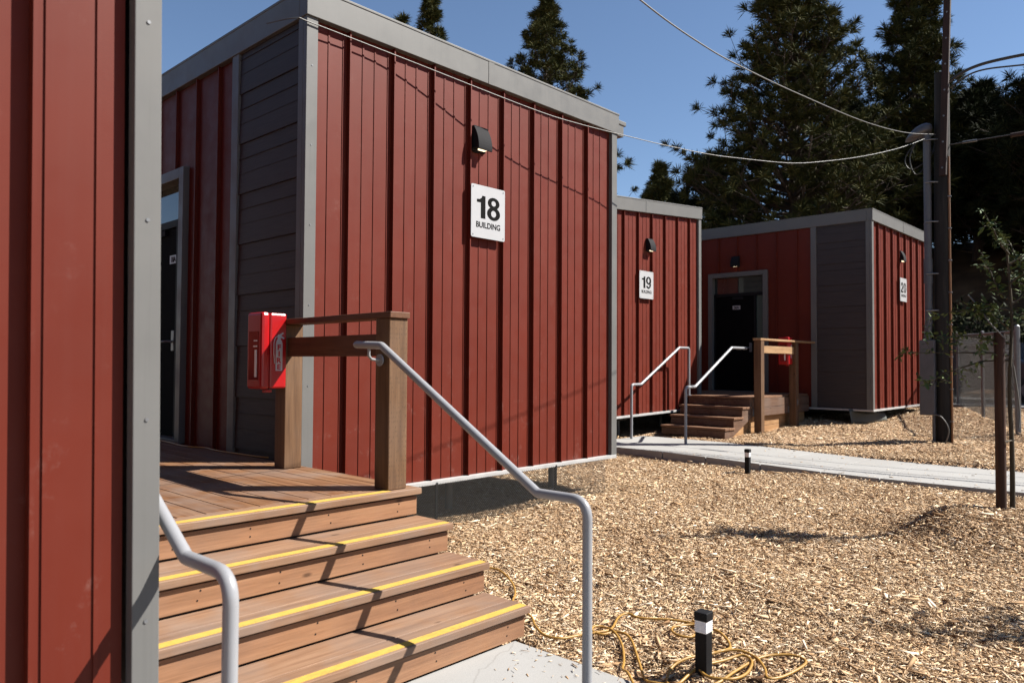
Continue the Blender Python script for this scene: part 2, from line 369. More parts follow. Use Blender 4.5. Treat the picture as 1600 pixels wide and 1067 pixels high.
# ------------------------------------------------------------------ wood chips (stuff)
def chips(n_try, rmin, rmax, dens_fn, lmul, seed, aa=-40, ab=9):
    r = np.random.RandomState(seed)
    az0, az1 = math.radians(43.2+aa), math.radians(43.2+ab)
    rad = np.sqrt(r.uniform(rmin**2, rmax**2, n_try)); az = r.uniform(az0, az1, n_try)
    keep = r.uniform(0, 1, n_try) < dens_fn(rad)
    x = (rad*np.cos(az))[keep]; y = (rad*np.sin(az))[keep]
    ok = ~((x > .25) & (x < 2.945) & (y < 2.73)) & ~((x < 3.0) & (y > 2.6)) & ~((x > 9.63) & (x < 11.49) & (y < 7.6))
    ok &= ~((x > 11.9) & (x < 15.4) & (y > 6.25)) & (y < 9.2) & (x < 20.2) & (x > .6)
    pad = (x > .3) & (x < 2.92) & (y < 2.62) & (r.uniform(0, 1, len(x)) < .004+.03*np.exp(-(2.93-x)/.12)); wlk = (x > 9.66) & (x < 11.47) & (y < 6.1) & (r.uniform(0, 1, len(x)) < .004+.05*np.exp(-np.minimum(x-9.63, 11.49-x)/.08))
    x = np.concatenate([x[ok], x[pad], x[wlk]]); y = np.concatenate([y[ok], y[pad], y[wlk]]); n = len(x); npad = int(pad.sum()); nw_ = int(wlk.sum())
    L = np.exp(r.normal(math.log(.030), .5, n))*lmul; L = np.clip(L, .010, .11); Wd = L*r.uniform(.14, .42, n); T = Wd*r.uniform(.2, .6, n)
    yaw = r.uniform(0, 6.283, n); pit = r.normal(0, .15, n); rol = r.uniform(0, 6.283, n)
    z = gz(x, y)+r.uniform(-.003, .015, n)+.4*np.abs(np.sin(pit))*L
    if npad+nw_:
        pit[n-npad-nw_:] *= .2; z[n-npad-nw_:n-nw_] = -1.443
        t = np.clip((y[n-nw_:]-3)/3.4, 0, 1); z[n-nw_:] = -1.341+.07*t*t*(3-2*t)
    d = np.stack([np.cos(yaw)*np.cos(pit), np.sin(yaw)*np.cos(pit), np.sin(pit)], -1)
    s = np.stack([-np.sin(yaw), np.cos(yaw), np.zeros(n)], -1); u = np.cross(d, s)
    flat = r.uniform(0, 1, n) < .75; rol = np.where(flat, r.normal(0, .35, n), rol)
    a = s*np.cos(rol)[:, None]+u*np.sin(rol)[:, None]; c = np.cross(d, a)
    P = np.stack([x, y, z+H], -1)
    e1 = r.uniform(.35, 1, n); e2 = r.uniform(.25, 1, n)
    bend = (r.normal(0, .12, n)*L)[:, None]*c
    def ring(t, e, off):
        c0 = P+d*(t*L)[:, None]+off
        return [c0+a*(Wd*.5*e)[:, None], c0+c*(T*e)[:, None], c0-a*(Wd*.5*e)[:, None]]
    V = np.stack(ring(-.5*np.ones(n), e1, bend)+ring(.5*np.ones(n), e2, bend), 1)      # n,6,3
    F3 = np.array([[0, 2, 1], [3, 4, 5]]); F4 = np.array([[0, 1, 4, 3], [1, 2, 5, 4], [2, 0, 3, 5]])
    return V.reshape(-1, 3), n, F3, F4
parts = [chips(320000, .9, 6.2, lambda q: np.clip(4.2/np.maximum(q, .1), .25, 1), .63, 1),
         chips(500000, 6.2, 13, lambda q: np.clip(8/q, .4, 1), .68, 2),
         chips(140000, 13, 22, lambda q: np.ones_like(q), 1.0, 4),
         chips(90000, 1.5, 14, lambda q: np.clip(6/q, .3, 1), 1.15, 6, -62, -40)]
V = np.concatenate([p[0] for p in parts]); n = sum(p[1] for p in parts)
base = (np.arange(n)*6)[:, None, None]
f3 = (parts[0][2][None]+base).reshape(-1, 3); f4 = (parts[0][3][None]+base).reshape(-1, 4)
me = bpy.data.meshes.new('wood_chips')
me.vertices.add(len(V)); me.vertices.foreach_set('co', V.astype(np.float32).ravel())
me.loops.add(f3.size+f4.size); me.loops.foreach_set('vertex_index', np.concatenate([f3.ravel(), f4.ravel()]).astype(np.int32))
me.polygons.add(len(f3)+len(f4))
st = np.concatenate([np.arange(len(f3))*3, f3.size+np.arange(len(f4))*4]).astype(np.int32)
me.polygons.foreach_set('loop_start', st)
me.update(calc_edges=True); me.validate()
me.materials.append(M['chips'])
ch = bpy.data.objects.new('wood_chip_mulch', me); COL.objects.link(ch)
tag(ch, 'pale wood chip mulch scattered over the ground between the buildings', 'mulch', None, 'stuff')

# ------------------------------------------------------------------ buildings
def building(name, label, org, flip, zt, zb, ribs, depth=9.0, Wd=4.03, door_v=2.55, plate=None, st=0, sb=0, door=True, plate_v=2.54, plate_z=2.08, gutter=False, lean=0, tw=.055):
    """org = front corner at the entrance side; u runs along the front away from it, v to the back, z is absolute"""
    root = thing(name, label, 'building', (org[0], org[1], zb), 'red modular classroom buildings')
    s = -1 if flip else 1
    dz = zt-zb
    def T(u, v, w):      # w = height above base as 0..dz (+ fascia above)
        sh = sb*u*(1-min(1, max(0, w/dz)))+st*u*min(1, max(0, w/dz))
        return (org[0]+s*u-lean*(zb+w-.45), org[1]+v, zb+w+sh)
    def part(fn, nm, mat, par=root, bev=0):
        b = MB(); fn(b); return b.build(nm, mat, par, bev)
    B = lambda b, a, c: b.box(a, c, T)
    def front(b):
        B(b, (.05, 0, 0), (Wd-.05, .09, dz+.05))
        edges = [tw]+list(ribs)+[Wd-.1]
        for r in ribs: B(b, (r, -.043, .012), (r+.012, .01, dz+.02))
        for a, c in zip(edges[:-1], edges[1:]):
            w = .4505 if a > .11 else .30
            for fr in (.30, .58, .90):
                p = a+.02+fr*.43 if a > .11 else c-.43+fr*.43
                if a+.03 < p < c-.02: B(b, (p, -.0055, .012), (p+.014, .01, dz))
    part(front, 'wall', M['red'])
    def side(b):
        d0, d1 = door_v-.45, door_v+.95
        if door:
            B(b, (0, 1.14, 0), (.09, d0+.05, dz+.05)); B(b, (0, d1-.05, 0), (.09, depth, dz+.05)); B(b, (0, d0+.05, 2.85), (.09, d1-.05, dz+.05)); B(b, (0, d0+.05, 0), (.09, d1-.05, .28))
        else: B(b, (0, 1.14, 0), (.09, depth, dz+.05))
        v = 1.45
        while v < depth:
            if not (door and d0-.03 < v < d1+.03): B(b, (-.034, v, .012), (.01, v+.012, dz+.02))
            else: B(b, (-.034, v, 2.95), (.01, v+.012, dz+.02))
            v += .4505
    part(side, 'wall', M['red'])
    part(lambda b: B(b, (.05, depth-.09, 0), (Wd-.05, depth, dz+.05)), 'wall', M['red'])
    part(lambda b: B(b, (Wd-.09, .1, 0), (Wd, depth-.1, dz+.05)), 'wall', M['red'])
    def siding(b):
        z = .02
        while z < dz:
            z1 = min(z+(.292 if z < .03 else .435), dz+.03)
            prof = [(0, z), (-.030, z), (-.030, z+.018), (-.018, z1), (0, z1)]
            b.prism(prof, .07, 1.06, lambda p, v: T(p[0], v, p[1]))
            for q in (.17, .30):
                if z+q < z1: B(b, (-.029, .10, z+q), (-.012, 1.05, z+q+.004))
            z += .294 if z < .03 else .437
    part(siding, 'siding', M['siding'])
    def trims(b):
        B(b, (-.045, -.045, 0), (tw, .004, dz+.03)); B(b, (-.0451, .006, 0), (.004, .075, dz+.03))
    ct = part(trims, 'corner_trim', M['trim'], bev=.003)
    def scr(b):
        b.disc(T((tw-.045)/2, -.0452, .25+q*.62), (0, -1, 0), .006, .003, 8)
    for q in range(6): part(scr, 'screw', M['steel'], ct)
    part(lambda b: B(b, (Wd-.07, -.045, 0), (Wd+.03, .004, dz+.03)), 'corner_trim', M['trim'], bev=.003)
    part(lambda b: B(b, (-.045, 1.05, 0), (.004, 1.165, dz+.03)), 'corner_trim', M['trim'], bev=.003)
    def fas(b):
        B(b, (-.055, -.062, dz), (Wd+.045, .05, dz+.232)); B(b, (-.055, .052, dz), (.05, depth+.05, dz+.232)); B(b, (Wd-.05, .052, dz), (Wd+.045, depth+.05, dz+.232))
        B(b, (-.060, -.067, dz+.216), (Wd+.050, .06, dz+.238)); B(b, (-.060, .062, dz+.216), (.06, depth+.06, dz+.238))
    fo_ = part(fas, 'fascia', M['trim'], bev=.004)
    part(lambda b: (B(b, (1.92, -.066, dz-.001), (1.995, -.058, dz+.2155)),), 'fascia_joint', M['trim'], fo_)
    part(lambda b: B(b, (.052, .055, dz+.1), (Wd-.052, depth, dz+.2)), 'roof', M['roof'])
    part(lambda b: (B(b, (-.05, -.052, -.028), (Wd+.02, .0, .010)), B(b, (-.05, .002, -.028), (0, depth, .010))), 'base_trim', M['basetrim'], bev=.003)
    part(lambda b: B(b, (.25, .35, -.10), (Wd-.25, depth-.02, -.03)), 'floor_frame', M['black'])
    for u in (.5, 2.0, 3.6):
        for v in (.55, 3.2, 6.4):
            part(lambda b: (b.tube([T(u, v, -.9), T(u, v, -.06)], .038, 10), B(b, (u-.12, v-.12, -.14), (u+.12, v+.12, -.105))), 'pier', M['pier'])
    if gutter:
        part(lambda b: (B(b, (Wd+.048, -.03, dz+.0), (Wd+.185, depth, dz+.15)), B(b, (Wd+.049, -.04, dz+.135), (Wd+.225, depth, dz+.185))), 'gutter', M['trim'], bev=.006)
    if door:
        d0, d1 = door_v-.45, door_v+.95
        def fr(b):
            B(b, (-.06, d0, .27), (.13, d0+.10, 2.93)); B(b, (-.06, d1-.10, .27), (.13, d1, 2.93)); B(b, (-.06, d0+.10, 2.83), (.13, d1-.10, 2.93)); B(b, (-.06, d0+.10, .26), (.13, d1-.1, .30))
        fo = part(fr, 'door_frame', M['trim'], bev=.003)
        def bars(b):
            B(b, (.03, d0+.10, 2.40), (.12, d1-.10, 2.47)); B(b, (.03, d0+.30, .30), (.12, d0+.345, 2.40)); B(b, (.03, d1-.14, .30), (.12, d1-.10, 2.40))
        part(bars, 'mullion', M['black'], fo)
        tw = part(lambda b: B(b, (.07, d0+.10, 2.47), (.09, d1-.10, 2.83)), 'transom_window', M['glass'])
        sw = part(lambda b: B(b, (.07, d0+.10, .30), (.09, d0+.30, 2.40)), 'sidelight_window', M['reflectglass'])
        dr = part(lambda b: B(b, (.05, d0+.345, .305), (.10, d1-.14, 2.395)), 'door', M['door'], bev=.004)
        part(lambda b: (b.tube([T(.05, d0+.43, 1.25), T(-.01, d0+.43, 1.25), T(-.01, d0+.55, 1.25)], .011, 8), B(b, (.042, d0+.40, 1.16), (.05, d0+.46, 1.36))), 'handle', M['steel'], dr)
        part(lambda b: B(b, (.02, d0+.6, 2.33), (.05, d0+.85, 2.385)), 'door_closer', M['bronze'], dr)
        if plate:
            pl = part(lambda b: B(b, (.045, plate_v-.09, plate_z-.042), (.0495, plate_v+.09, plate_z+.042)), 'number_plate', M['plate'], dr)
            text(plate, .075, M['ink'], 'lettering', pl, T(.0445, plate_v, plate_z), ROT_SIDE, .0005, .003, .95)
    return root, T
R8 = [.355+.4505*k for k in range(8)]
b18, T18 = building('classroom_building', 'large red ribbed building in the middle with the white 18 sign', (3.145, 5.145), False, 2.68, -1.05, R8, plate='18A', gutter=True)
b20, T20 = building('classroom_building', 'far red building beside the utility pole with the white 20 sign', (15.645, 5.005), False, 2.854, -.876, R8, plate='20A', plate_v=2.86, plate_z=2.15)
b17, T17 = building('classroom_building', 'nearest red building cut off by the photo edge, with no sign in view', (.923, 2.475), True, 2.68, -1.05, [.298+.4505*k for k in range(8)], depth=7, lean=.0137, tw=.037)
b19, T19 = building('classroom_building', 'red building with the white 19 sign, set back between the other two', (13.645, 7.665), True, 2.928, -.862, [.38+.4505*k for k in range(8)], st=-.082, sb=-.0195)

# dark expanded-metal skirt under the near building
b = MB()
x0, x1, yy, zlo, zhi = 3.02, 6.95, 5.075, -1.50, -1.06
cw, chh = .030, .0145
nc = int((x1-x0)/cw); nr = int((zhi-zlo)/chh)
for r in range(nr):
    for c in range(nc):
        ox = x0+c*cw+(cw/2 if r % 2 else 0); z0 = zlo+r*chh
        for sgn in (-1, 1):
            xa, xb = ox, ox+sgn*cw/2
            t = .0018
            b.add([(xa, yy-t, z0-t), (xb, yy-t, z0+chh-t), (xb, yy+t, z0+chh+t), (xa, yy+t, z0+t)], [(0, 1, 2, 3)])
b.build('skirt_mesh', M['mesh'], b18)
for q in (4.45, 6.1):
    b = MB(); b.box((q, 5.09, -1.5), (q+.02, 5.11, -1.06)); b.build('skirt_post', M['black'], b18)

# ------------------------------------------------------------------ wall lights and building signs
def wall_light(label, T, u, w, side=False):
    P = T(u, 0, w) if not side else T(0, u, w)
    rt = thing('wall_light', label, 'wall light', P, 'wedge wall lights on the buildings')
    h, wd = .235, .18
    def mp(p, t):     # p = (outward, up)
        return (P[0]+t, P[1]-p[0], P[2]+p[1]) if not side else (P[0]-p[0], P[1]+t, P[2]+p[1])
    prof = [(0, 0), (0, h), (.05, h)]
    for k in range(9):
        a = k/8; prof.append((.05+(.065*math.sin(a*math.pi/2)**1.0), h-.012-(h-.035)*a**1.15))
    prof += [(.113, .0), (.10, .0), (.10, .02), (.02, .02), (.02, 0)]
    b = MB(); b.prism(prof, -wd/2, wd/2, mp); b.build('housing', M['bronze'], rt, .003)
    b = MB(); b.prism([(.05, .004), (.05, .0195), (.092, .0195), (.092, .004)], -wd/2+.05, wd/2-.05, mp); b.build('lens', M['lampglow'], rt)
    b = MB(); b.prism([(-.03, -.01), (-.03, h+.01), (.004, h+.01), (.004, -.01)], -wd/2+.03, wd/2-.03, mp); b.build('back_plate', M['bronze'], rt)
wall_light('dark wedge wall light right above the 18 sign', T18, 1.835, 3.06)
wall_light('dark wedge wall light right above the 19 sign', T19, 1.82, 3.06)
wall_light('dark wedge wall light right above the 20 sign', T20, 1.85, 3.10)
wall_light('dark wedge wall light glowing over the door marked 20A', T20, 2.84, 3.05, True)
def arc(cx, cy, rx, ry, a0, a1, n=28):
    return [(cx+rx*math.cos(math.radians(a0+(a1-a0)*k/n)), cy+ry*math.sin(math.radians(a0+(a1-a0)*k/n))) for k in range(n+1)]
DIG = {   # heavy grotesque numerals, height 1, drawn as (outer outline, hole outlines)
 '1': [([(.17, .0), (.37, .0), (.37, 1.0), (.23, 1.0), (.20, .90), (.12, .835), (.0, .815), (.0, .69), (.17, .69)], [])],
 '0': [(arc(.28, .5, .28, .515, 0, 360), [arc(.28, .5, .105, .37, 0, 360)])],
 '8': [(arc(.29, .285, .29, .30, 122, 418)+arc(.29, .755, .262, .258, -55, 235), [arc(.29, .285, .112, .150, 0, 360), arc(.29, .752, .100, .120, 0, 360)])],
 '9': [(arc(.28, .66, .28, .355, -62, 214)+[(.06, .445)]+arc(.27, .64, .21, .30, 236, 270, 6)+[(.36, .37), (.365, .27), (.34, .165), (.28, .125), (.215, .15), (.19, .235), (.015, .215)]+arc(.265, .25, .25, .265, 188, 290, 16)+[(.44, .09), (.52, .22), (.558, .44)], [arc(.275, .68, .098, .205, 0, 360)])],
 '2': [([(.0, .0), (.555, .0), (.555, .165), (.235, .165), (.30, .24), (.44, .38), (.52, .50), (.55, .62)]+arc(.28, .70, .275, .31, -6, 183, 20)+[(.005, .655), (.19, .655)]+arc(.28, .70, .095, .155, 175, 0, 14)+[(.365, .62), (.31, .52), (.12, .33), (.03, .20), (.0, .10)], [])],
}
def digits(num, height, mat, parent, pos):
    """solid numerals facing -Y, built as filled outlines"""
    cu = bpy.data.curves.new('number', 'CURVE'); cu.dimensions = '2D'; cu.fill_mode = 'BOTH'; cu.extrude = .0006
    x = 0; spans = []
    for ch_ in num:
        for outer, holes in DIG[ch_]:
            for pl in [outer]+holes:
                sp = cu.splines.new('POLY'); sp.points.add(len(pl)-1); sp.use_cyclic_u = True
                for q, (u, v) in zip(sp.points, pl): q.co = ((x+u)*height, v*height, 0, 1)
        x += (.37 if ch_ == '1' else .56)+.075
    t = bpy.data.objects.new('number', cu); COL.objects.link(t); bpy.context.view_layer.update()
    me = bpy.data.meshes.new_from_object(t.evaluated_get(bpy.context.evaluated_depsgraph_get())); bpy.data.objects.remove(t)
    me.materials.clear(); me.materials.append(mat); org = Vector(parent['org'])
    me.transform(Matrix.Translation(Vector(pos)-org) @ ROT_FRONT.to_matrix().to_4x4() @ Matrix.Diagonal((1.42, 1, 1, 1)) @ Matrix.Translation((-(x-.075)*height/2, -height/2, 0)))
    me.name = 'number'; o = bpy.data.objects.new('number', me); COL.objects.link(o); o.parent = parent; o['org'] = tuple(org); return o
def sign(num, T, u, w, x=None):
    P = T(u, -.004, w)
    rt = thing('building_sign', 'white rectangular sign with black number %s above the word BUILDING' % num, 'sign', P, 'white building number signs')
    W2, H2 = .2275, .25; y0 = P[1]-.056
    b = MB(); r = .018; poly = []
    for cx, cz, a0 in ((W2-r, H2-r, 0), (-W2+r, H2-r, 90), (-W2+r, -H2+r, 180), (W2-r, -H2+r, 270)):
        for k in range(5):
            a = math.radians(a0+k*22.5); poly.append((P[0]+cx+r*math.cos(a), P[2]+cz+r*math.sin(a)))
    b.prism(poly, y0, y0+.006, lambda p, t: (p[0], t, p[1])); b.build('plate', M['signwhite'], rt)
    digits(num, .215, M['ink'], rt, (P[0], y0-.0008, P[2]+.045))
    text('BUILDING', .076, M['ink'], 'word', rt, (P[0], y0-.0008, P[2]-.125), ROT_FRONT, .0006, .0016, .96)
    for sx in (-1, 1):
        for sz in (-1, 1):
            b = MB(); b.disc((P[0]+sx*(W2-.025), y0-.003, P[2]+sz*(H2-.025)), (0, 1, 0), .006, .003, 10); b.build('screw', M['steel'], rt)
            b = MB(); b.disc((P[0]+sx*(W2-.06), y0+.005, P[2]+sz*(H2-.06)), (0, 1, 0), .01, .055, 8); b.build('standoff', M['steel'], rt)
sign('18', T18, 1.93, 2.485)
sign('19', T19, 13.645-11.67, 2.42)
sign('20', T20, 1.90, 2.50)

# ------------------------------------------------------------------ near deck and steps
dk = thing('wooden_deck', 'near wooden deck and four steps with yellow grip strips between two red buildings', 'deck', (2.0, 3.6, -1.447), 'wooden decks with steps')
DX0, DX1, DZ = 1.0, 3.005, -.76
b = MB(); x = DX0; 
while x < DX1-.01:
    xe = min(x+.140, DX1); b.box((x, 3.722, DZ-.038), (xe, 9.0, DZ)); x = xe+.006
b.build('deck_boards', M['deckwood'], dk, .003)
b = MB(); b.box((1.0, 3.80, -1.44), (2.97, 8.9, DZ-.042)); b.build('framing', M['rimwood'], dk)
noses = [3.57, 3.285, 2.981, 2.677]; rise = .172
for i, yN in enumerate(noses):
    z = DZ-i*rise
    b = MB()
    if i == 0: b.box((DX0, yN, z-.038), (DX1, yN+.145, z))
    else:
        b.box((DX0, yN, z-.038), (DX1, yN+.142, z)); b.box((DX0, yN+.147, z-.0385), (DX1, noses[i-1]+.045, z-.0005))
    tr = b.build('tread', M['treadwood'], dk, .004)
    b = MB(); b.box((DX0, yN+.018, z-.002), ((2.785 if i == 0 else DX1-.012), yN+.066, z+.0022)); b.build('grip_strip', M['yellow'], tr)
    zb_ = z-rise if i < 3 else -1.447
    b = MB(); b.box((DX0, yN+.026, zb_+.012), (DX1-.018, yN+.064, z-.050)); ri = b.build('riser', M['riserwood'], dk, .003)
    for sx in (2.83, 2.36, 1.9, 1.5):
        for q in (.3, .7):
            b = MB(); b.disc((sx+.03*random.random(), yN+.0245, zb_+.012+(z-.05-zb_-.012)*q+.01*random.random()), (0, 1, 0), .0042, .003, 8); b.build('screw_head', M['black'], ri)
    b = MB(); b.box((DX0+.01, yN+.075, -1.446), (DX1-.05, yN+.36, z-.04)); b.build('stringer', M['rimwood'], dk)
for x0, y0 in ((2.781, 3.613), (2.82, 4.862)):
    b = MB(); b.box((x0, y0, DZ+(.001)), (x0+.138, y0+.138, DZ+1.028)); b.build('post', M['postwood'], dk, .006)
b = MB(); b.prism([(2.775, 3.600), (2.925, 3.600), (2.966, 5.005), (2.816, 5.005)], DZ+1.029, DZ+1.067, lambda p, t: (p[0], p[1], t)); b.build('top_rail', M['railwood'], dk, .004)
b = MB(); b.prism([(2.80, 3.752), (2.84, 3.752), (2.872, 4.861), (2.832, 4.861)], DZ+.80, DZ+.935, lambda p, t: (p[0], p[1], t)); b.build('mid_rail', M['railwood'], dk, .004)

def handrail(label, pts_bend, end=None, bracket=None, r=.0225, base=None):
    """pts_bend: list of (point, bend radius)"""
    P0 = pts_bend[-1][0]
    rt = thing('handrail', label, 'handrail', P0, 'grey steel pipe handrails')
    path = []
    n = len(pts_bend)
    for i, (p, br) in enumerate(pts_bend):
        p = Vector(p)
        if i in (0, n-1) or br == 0: path.append(p); continue
        a = Vector(pts_bend[i-1][0]); c = Vector(pts_bend[i+1][0])
        da = (a-p).normalized(); dc = (c-p).normalized()
        for k in range(9):
            t = k/8; path.append((p+da*br)*(1-t)**2+p*2*t*(1-t)+(p+dc*br)*t*t)
    b = MB(); b.tube(path, r, 16)
    e = Vector(path[0]); d0 = (e-Vector(path[1])).normalized()
    if abs(d0.z) < .3: b.tube([e+d0*r*math.sin(q*.26) for q in range(7)], [r*max(.02, math.cos(q*.26)) for q in range(7)], 16)
    b.build('pipe', M['rail'], rt)
    if bracket:
        q, dirv = bracket; q = Vector(q); d = Vector(dirv)
        b = MB(); w = q+d*.075+Vector((0, 0, -.085))
        b.tube([q+Vector((0, 0, -.015)), q+Vector((0, 0, -.06)), q+d*.02+Vector((0, 0, -.08)), w], .009, 10)
        b.disc(w, d, .036, .008, 24); b.build('bracket', M['rail'], rt)
    if base:
        b = MB(); b.disc(Vector(base), (0, 0, 1), .05, .008, 20); b.build('base_plate', M['rail'], rt)
    return rt
def rail18(x, label, br):
    handrail(label, [((x, 3.80, .108), 0), ((x, 3.557, .100), .014), ((x, 2.346, -.606), .014), ((x, 2.053, -.604), .085), ((x, 2.053, -1.45), 0)],
             bracket=br)
rail18(2.68, 'grey pipe handrail on the right side of the near steps, before the deck post', ((2.68, 3.68, .10), (1, 0, 0)))
rail18(1.03, 'grey pipe handrail beside the nearest red building at the left of the near steps', ((1.03, 3.68, .10), (-1, 0, 0)))

# ------------------------------------------------------------------ far deck
fd = thing('wooden_deck', 'far brown wooden deck and steps in front of the door marked 20A', 'deck', (13.5, 6.8, -1.275), 'wooden decks with steps')
fz = -.585; fy0 = 6.23; fy1 = 7.50
b = MB(); y = fy0
while y < 11.0:
    ye = y+.14; xa = 12.93 if y < 7.52 else 13.75
    b.box((xa+.147 if y < 7.52 else xa, y, fz-.038), (15.555, ye, fz)); y = ye+.006
b.build('deck_boards', M['fartread'], fd, .003)
fn = [12.93, 12.615, 12.29, 11.97]
for i, xN in enumerate(fn):
    z = fz-i*rise
    b = MB(); b.box((xN, fy0-.02, z-.038), (xN+.142, fy1, z))
    if i: b.box((xN+.147, fy0-.02, z-.0385), (fn[i-1]+.045, fy1, z-.0005))
    b.build('tread', M['fartread'], fd, .004)
    zb_ = z-rise if i < 3 else -1.275
    b = MB(); b.box((xN+.026, fy0+.04, zb_+.01), (xN+.062, fy1-.01, z-.046)); b.build('riser', M['rimwood'], fd, .003)
poly = [(11.99, -1.275), (11.99, fz-3*rise-.04)]
for i in (3, 2, 1):
    poly += [(fn[i-1]+.02, fz-i*rise-.04), (fn[i-1]+.02, fz-(i-1)*rise-.04)]
poly += [(13.04, fz-.04), (13.04, fz-.36), (12.25, -1.275)]
b = MB(); b.prism(poly, fy0, fy0+.038, lambda p, t: (p[0], t, p[1])); b.build('stringer', M['rimwood'], fd, .003)
b = MB(); b.box((12.0, fy0+.06, -1.45), (12.98, fy0+.09, -1.10)); b.box((12.4, fy0+.062, -1.10), (12.98, fy0+.092, -.95)); b.build('skirt_board', M['skirtwood'], fd, .003)
b = MB(); b.box((13.0, fy0-.03, fz-.20), (15.55, fy0+.008, fz-.042)); b.box((13.0, fy0-.03, fz-.355), (15.55, fy0+.008, fz-.205)); b.build('rim_board', M['rimwood'], fd, .003)
b = MB(); b.box((13.0, fy0+.05, fz-.55), (15.5, fy0+.085, fz-.365)); b.box((13.0, fy0+.05, -1.42), (15.5, fy0+.085, fz-.556)); b.build('skirt_board', M['skirtwood'], fd, .003)
for x0 in (13.03, 14.56):
    b = MB(); b.box((x0, fy0-.172, -1.45), (x0+.135, fy0-.034, fz+1.028)); p = b.build('post', M['postwood'], fd, .006)
    b = MB(); b.box((x0-.05, fy0-.0345, fz-.35), (x0+.18, fy0-.031, fz-.22)); b.build('metal_strap', M['steel'], p)
b = MB(); b.prism([(14.60, fz-.14), (14.63, fz-.07), (14.66, fz-.14), (14.63, fz-.21)], fy0-.18, fy0-.172, lambda p, t: (p[0], t, p[1])); b.build('bolt_plate', M['steel'], fd)
b = MB(); b.box((13.0, fy0-.18, fz+1.029), (15.52, fy0-.03, fz+1.067)); b.build('top_rail', M['farrail'], fd, .004)
b = MB(); b.box((13.166, fy0-.14, fz+.80), (14.559, fy0-.10, fz+.935)); b.build('mid_rail', M['farrail'], fd, .004)
yl = 7.38
handrail('grey pipe handrail of the far steps standing against the wall of building 19', [((12.78, yl, fz), 0), ((12.78, yl, .312), .05), ((12.43, yl, .312), .014), ((11.15, yl, -.350), .014), ((10.86, yl, -.352), .06), ((10.86, yl, -1.285), 0)], r=.024, base=(12.78, yl, fz))
yr = 6.32
handrail('grey pipe handrail of the far steps ending at the open deck post', [((12.98, yr, .300), 0), ((12.42, yr, .300), .014), ((11.14, yr, -.365), .014), ((10.84, yr, -.368), .06), ((10.84, yr, -1.285), 0)], r=.024)

# ------------------------------------------------------------------ fire extinguisher boxes
def fire_box(label, x1, y0, z0):
    rt = thing('fire_extinguisher_box', label, 'extinguisher box', (x1, y0, z0), 'red fire extinguisher boxes')
    dx, dy, h = .185, .20, .53
    x0 = x1-dx; y1 = y0+dy
    b = MB(); b.box((x0+.055, y0, z0), (x1, y1, z0+h)); b.build('cabinet', M['firered'], rt, .014)
    b = MB(); b.box((x0-.012, y0-.006, z0-.004), (x0+.053, y1+.006, z0+h+.004)); dr = b.build('cover', M['firered'], rt, .02)
    b = MB(); b.box((x0-.0145, y0+.035, z0+.06), (x0-.0125, y1-.03, z0+h-.13)); w = b.build('window', M['cloudy'], dr)
    b = MB(); b.box((x0-.018, y0+.055, z0+.08), (x0-.0148, y0+.080, z0+.27)); b.box((x0-.018, y0+.05, z0+.29), (x0-.0148, y0+.10, z0+.30)); b.box((x0-.018, y0+.05, z0+.33), (x0-.0148, y0+.095, z0+.338)); b.build('gauge_strip', M['ribbed'], dr)
    b = MB(); b.box((x0+.04, y0+.03, z0-.028), (x0+.09, y0+.075, z0-.008)); b.box((x0+.055, y0+.045, z0-.01), (x0+.07, y0+.06, z0+.01)); b.build('latch', M['firered'], rt, .003)
    # sticker: an extinguisher silhouette with the word FIRE down its body
    cx, cz = x0+.125, z0+.26; ys = y0-.0016
    body = [(-.026, -.135), (.026, -.135), (.026, .055), (.020, .075), (.010, .085), (.010, .098), (.036, .088), (.040, .096), (.014, .112), (.034, .128), (.028, .136), (.002, .120), (-.012, .118), (-.012, .088), (-.020, .075), (-.026, .055)]
    b = MB(); b.prism([(cx+p, cz+q) for p, q in body], ys, ys+.0012, lambda p, t: (p[0], t, p[1]))
    b.tube([(cx-.012, ys+.0004, cz+.108), (cx-.030, ys+.0004, cz+.098), (cx-.041, ys+.0004, cz+.06), (cx-.040, ys+.0004, cz-.02), (cx-.034, ys+.0004, cz-.085)], .0035, 6)
    s = b.build('sticker', M['plate'], rt)
    for k, ch_ in enumerate('FIRE'):
        text(ch_, .050, M['darkred'], 'letter', s, (cx, ys-.0004, cz+.030-k*.046), ROT_FRONT, .0003, .0022, 1.15)
fire_box('red fire extinguisher box with FIRE sticker on the post of the near deck', 2.818, 4.845, -.185)
fire_box('small red fire extinguisher box on the post of the far deck', 14.555, 6.12, .01-.0)

# ------------------------------------------------------------------ bollard path lights
def bollard(label, x, y, z, h, rot):
    rt = thing('path_light', label, 'path light', (x, y, z), 'black bollard path lights')
    c, s_ = math.cos(rot), math.sin(rot)
    T = lambda u, v, w: (x+c*u-s_*v, y+s_*u+c*v, z+w)
    a = .030
    b = MB(); b.box((-a, -a, -.06), (a, a, h*.66), T); b.build('post', M['black'], rt, .003)
    b = MB(); k = h*.66
    dz = h*.195/6
    for i in range(6):
        q = a+.001; w0 = k+i*dz
        b.box((-q+.003, -q+.003, w0), (q-.003, q-.003, w0+dz*.45), T); b.box((-q, -q, w0+dz*.45), (q, q, w0+dz), T)
    b.build('lens', M['ribbed'], rt)
    b = MB(); q = a+.004; b.box((-q, -q, h*.855), (q, q, h), T); b.build('cap', M['black'], rt, .004)
bollard('black bollard path light standing in the coils of yellow cord', 3.285, 1.82, -1.46, .285, .02)
bollard('small black bollard path light at the edge of the far walkway', 9.38, 4.55, -1.405, .30, .05)

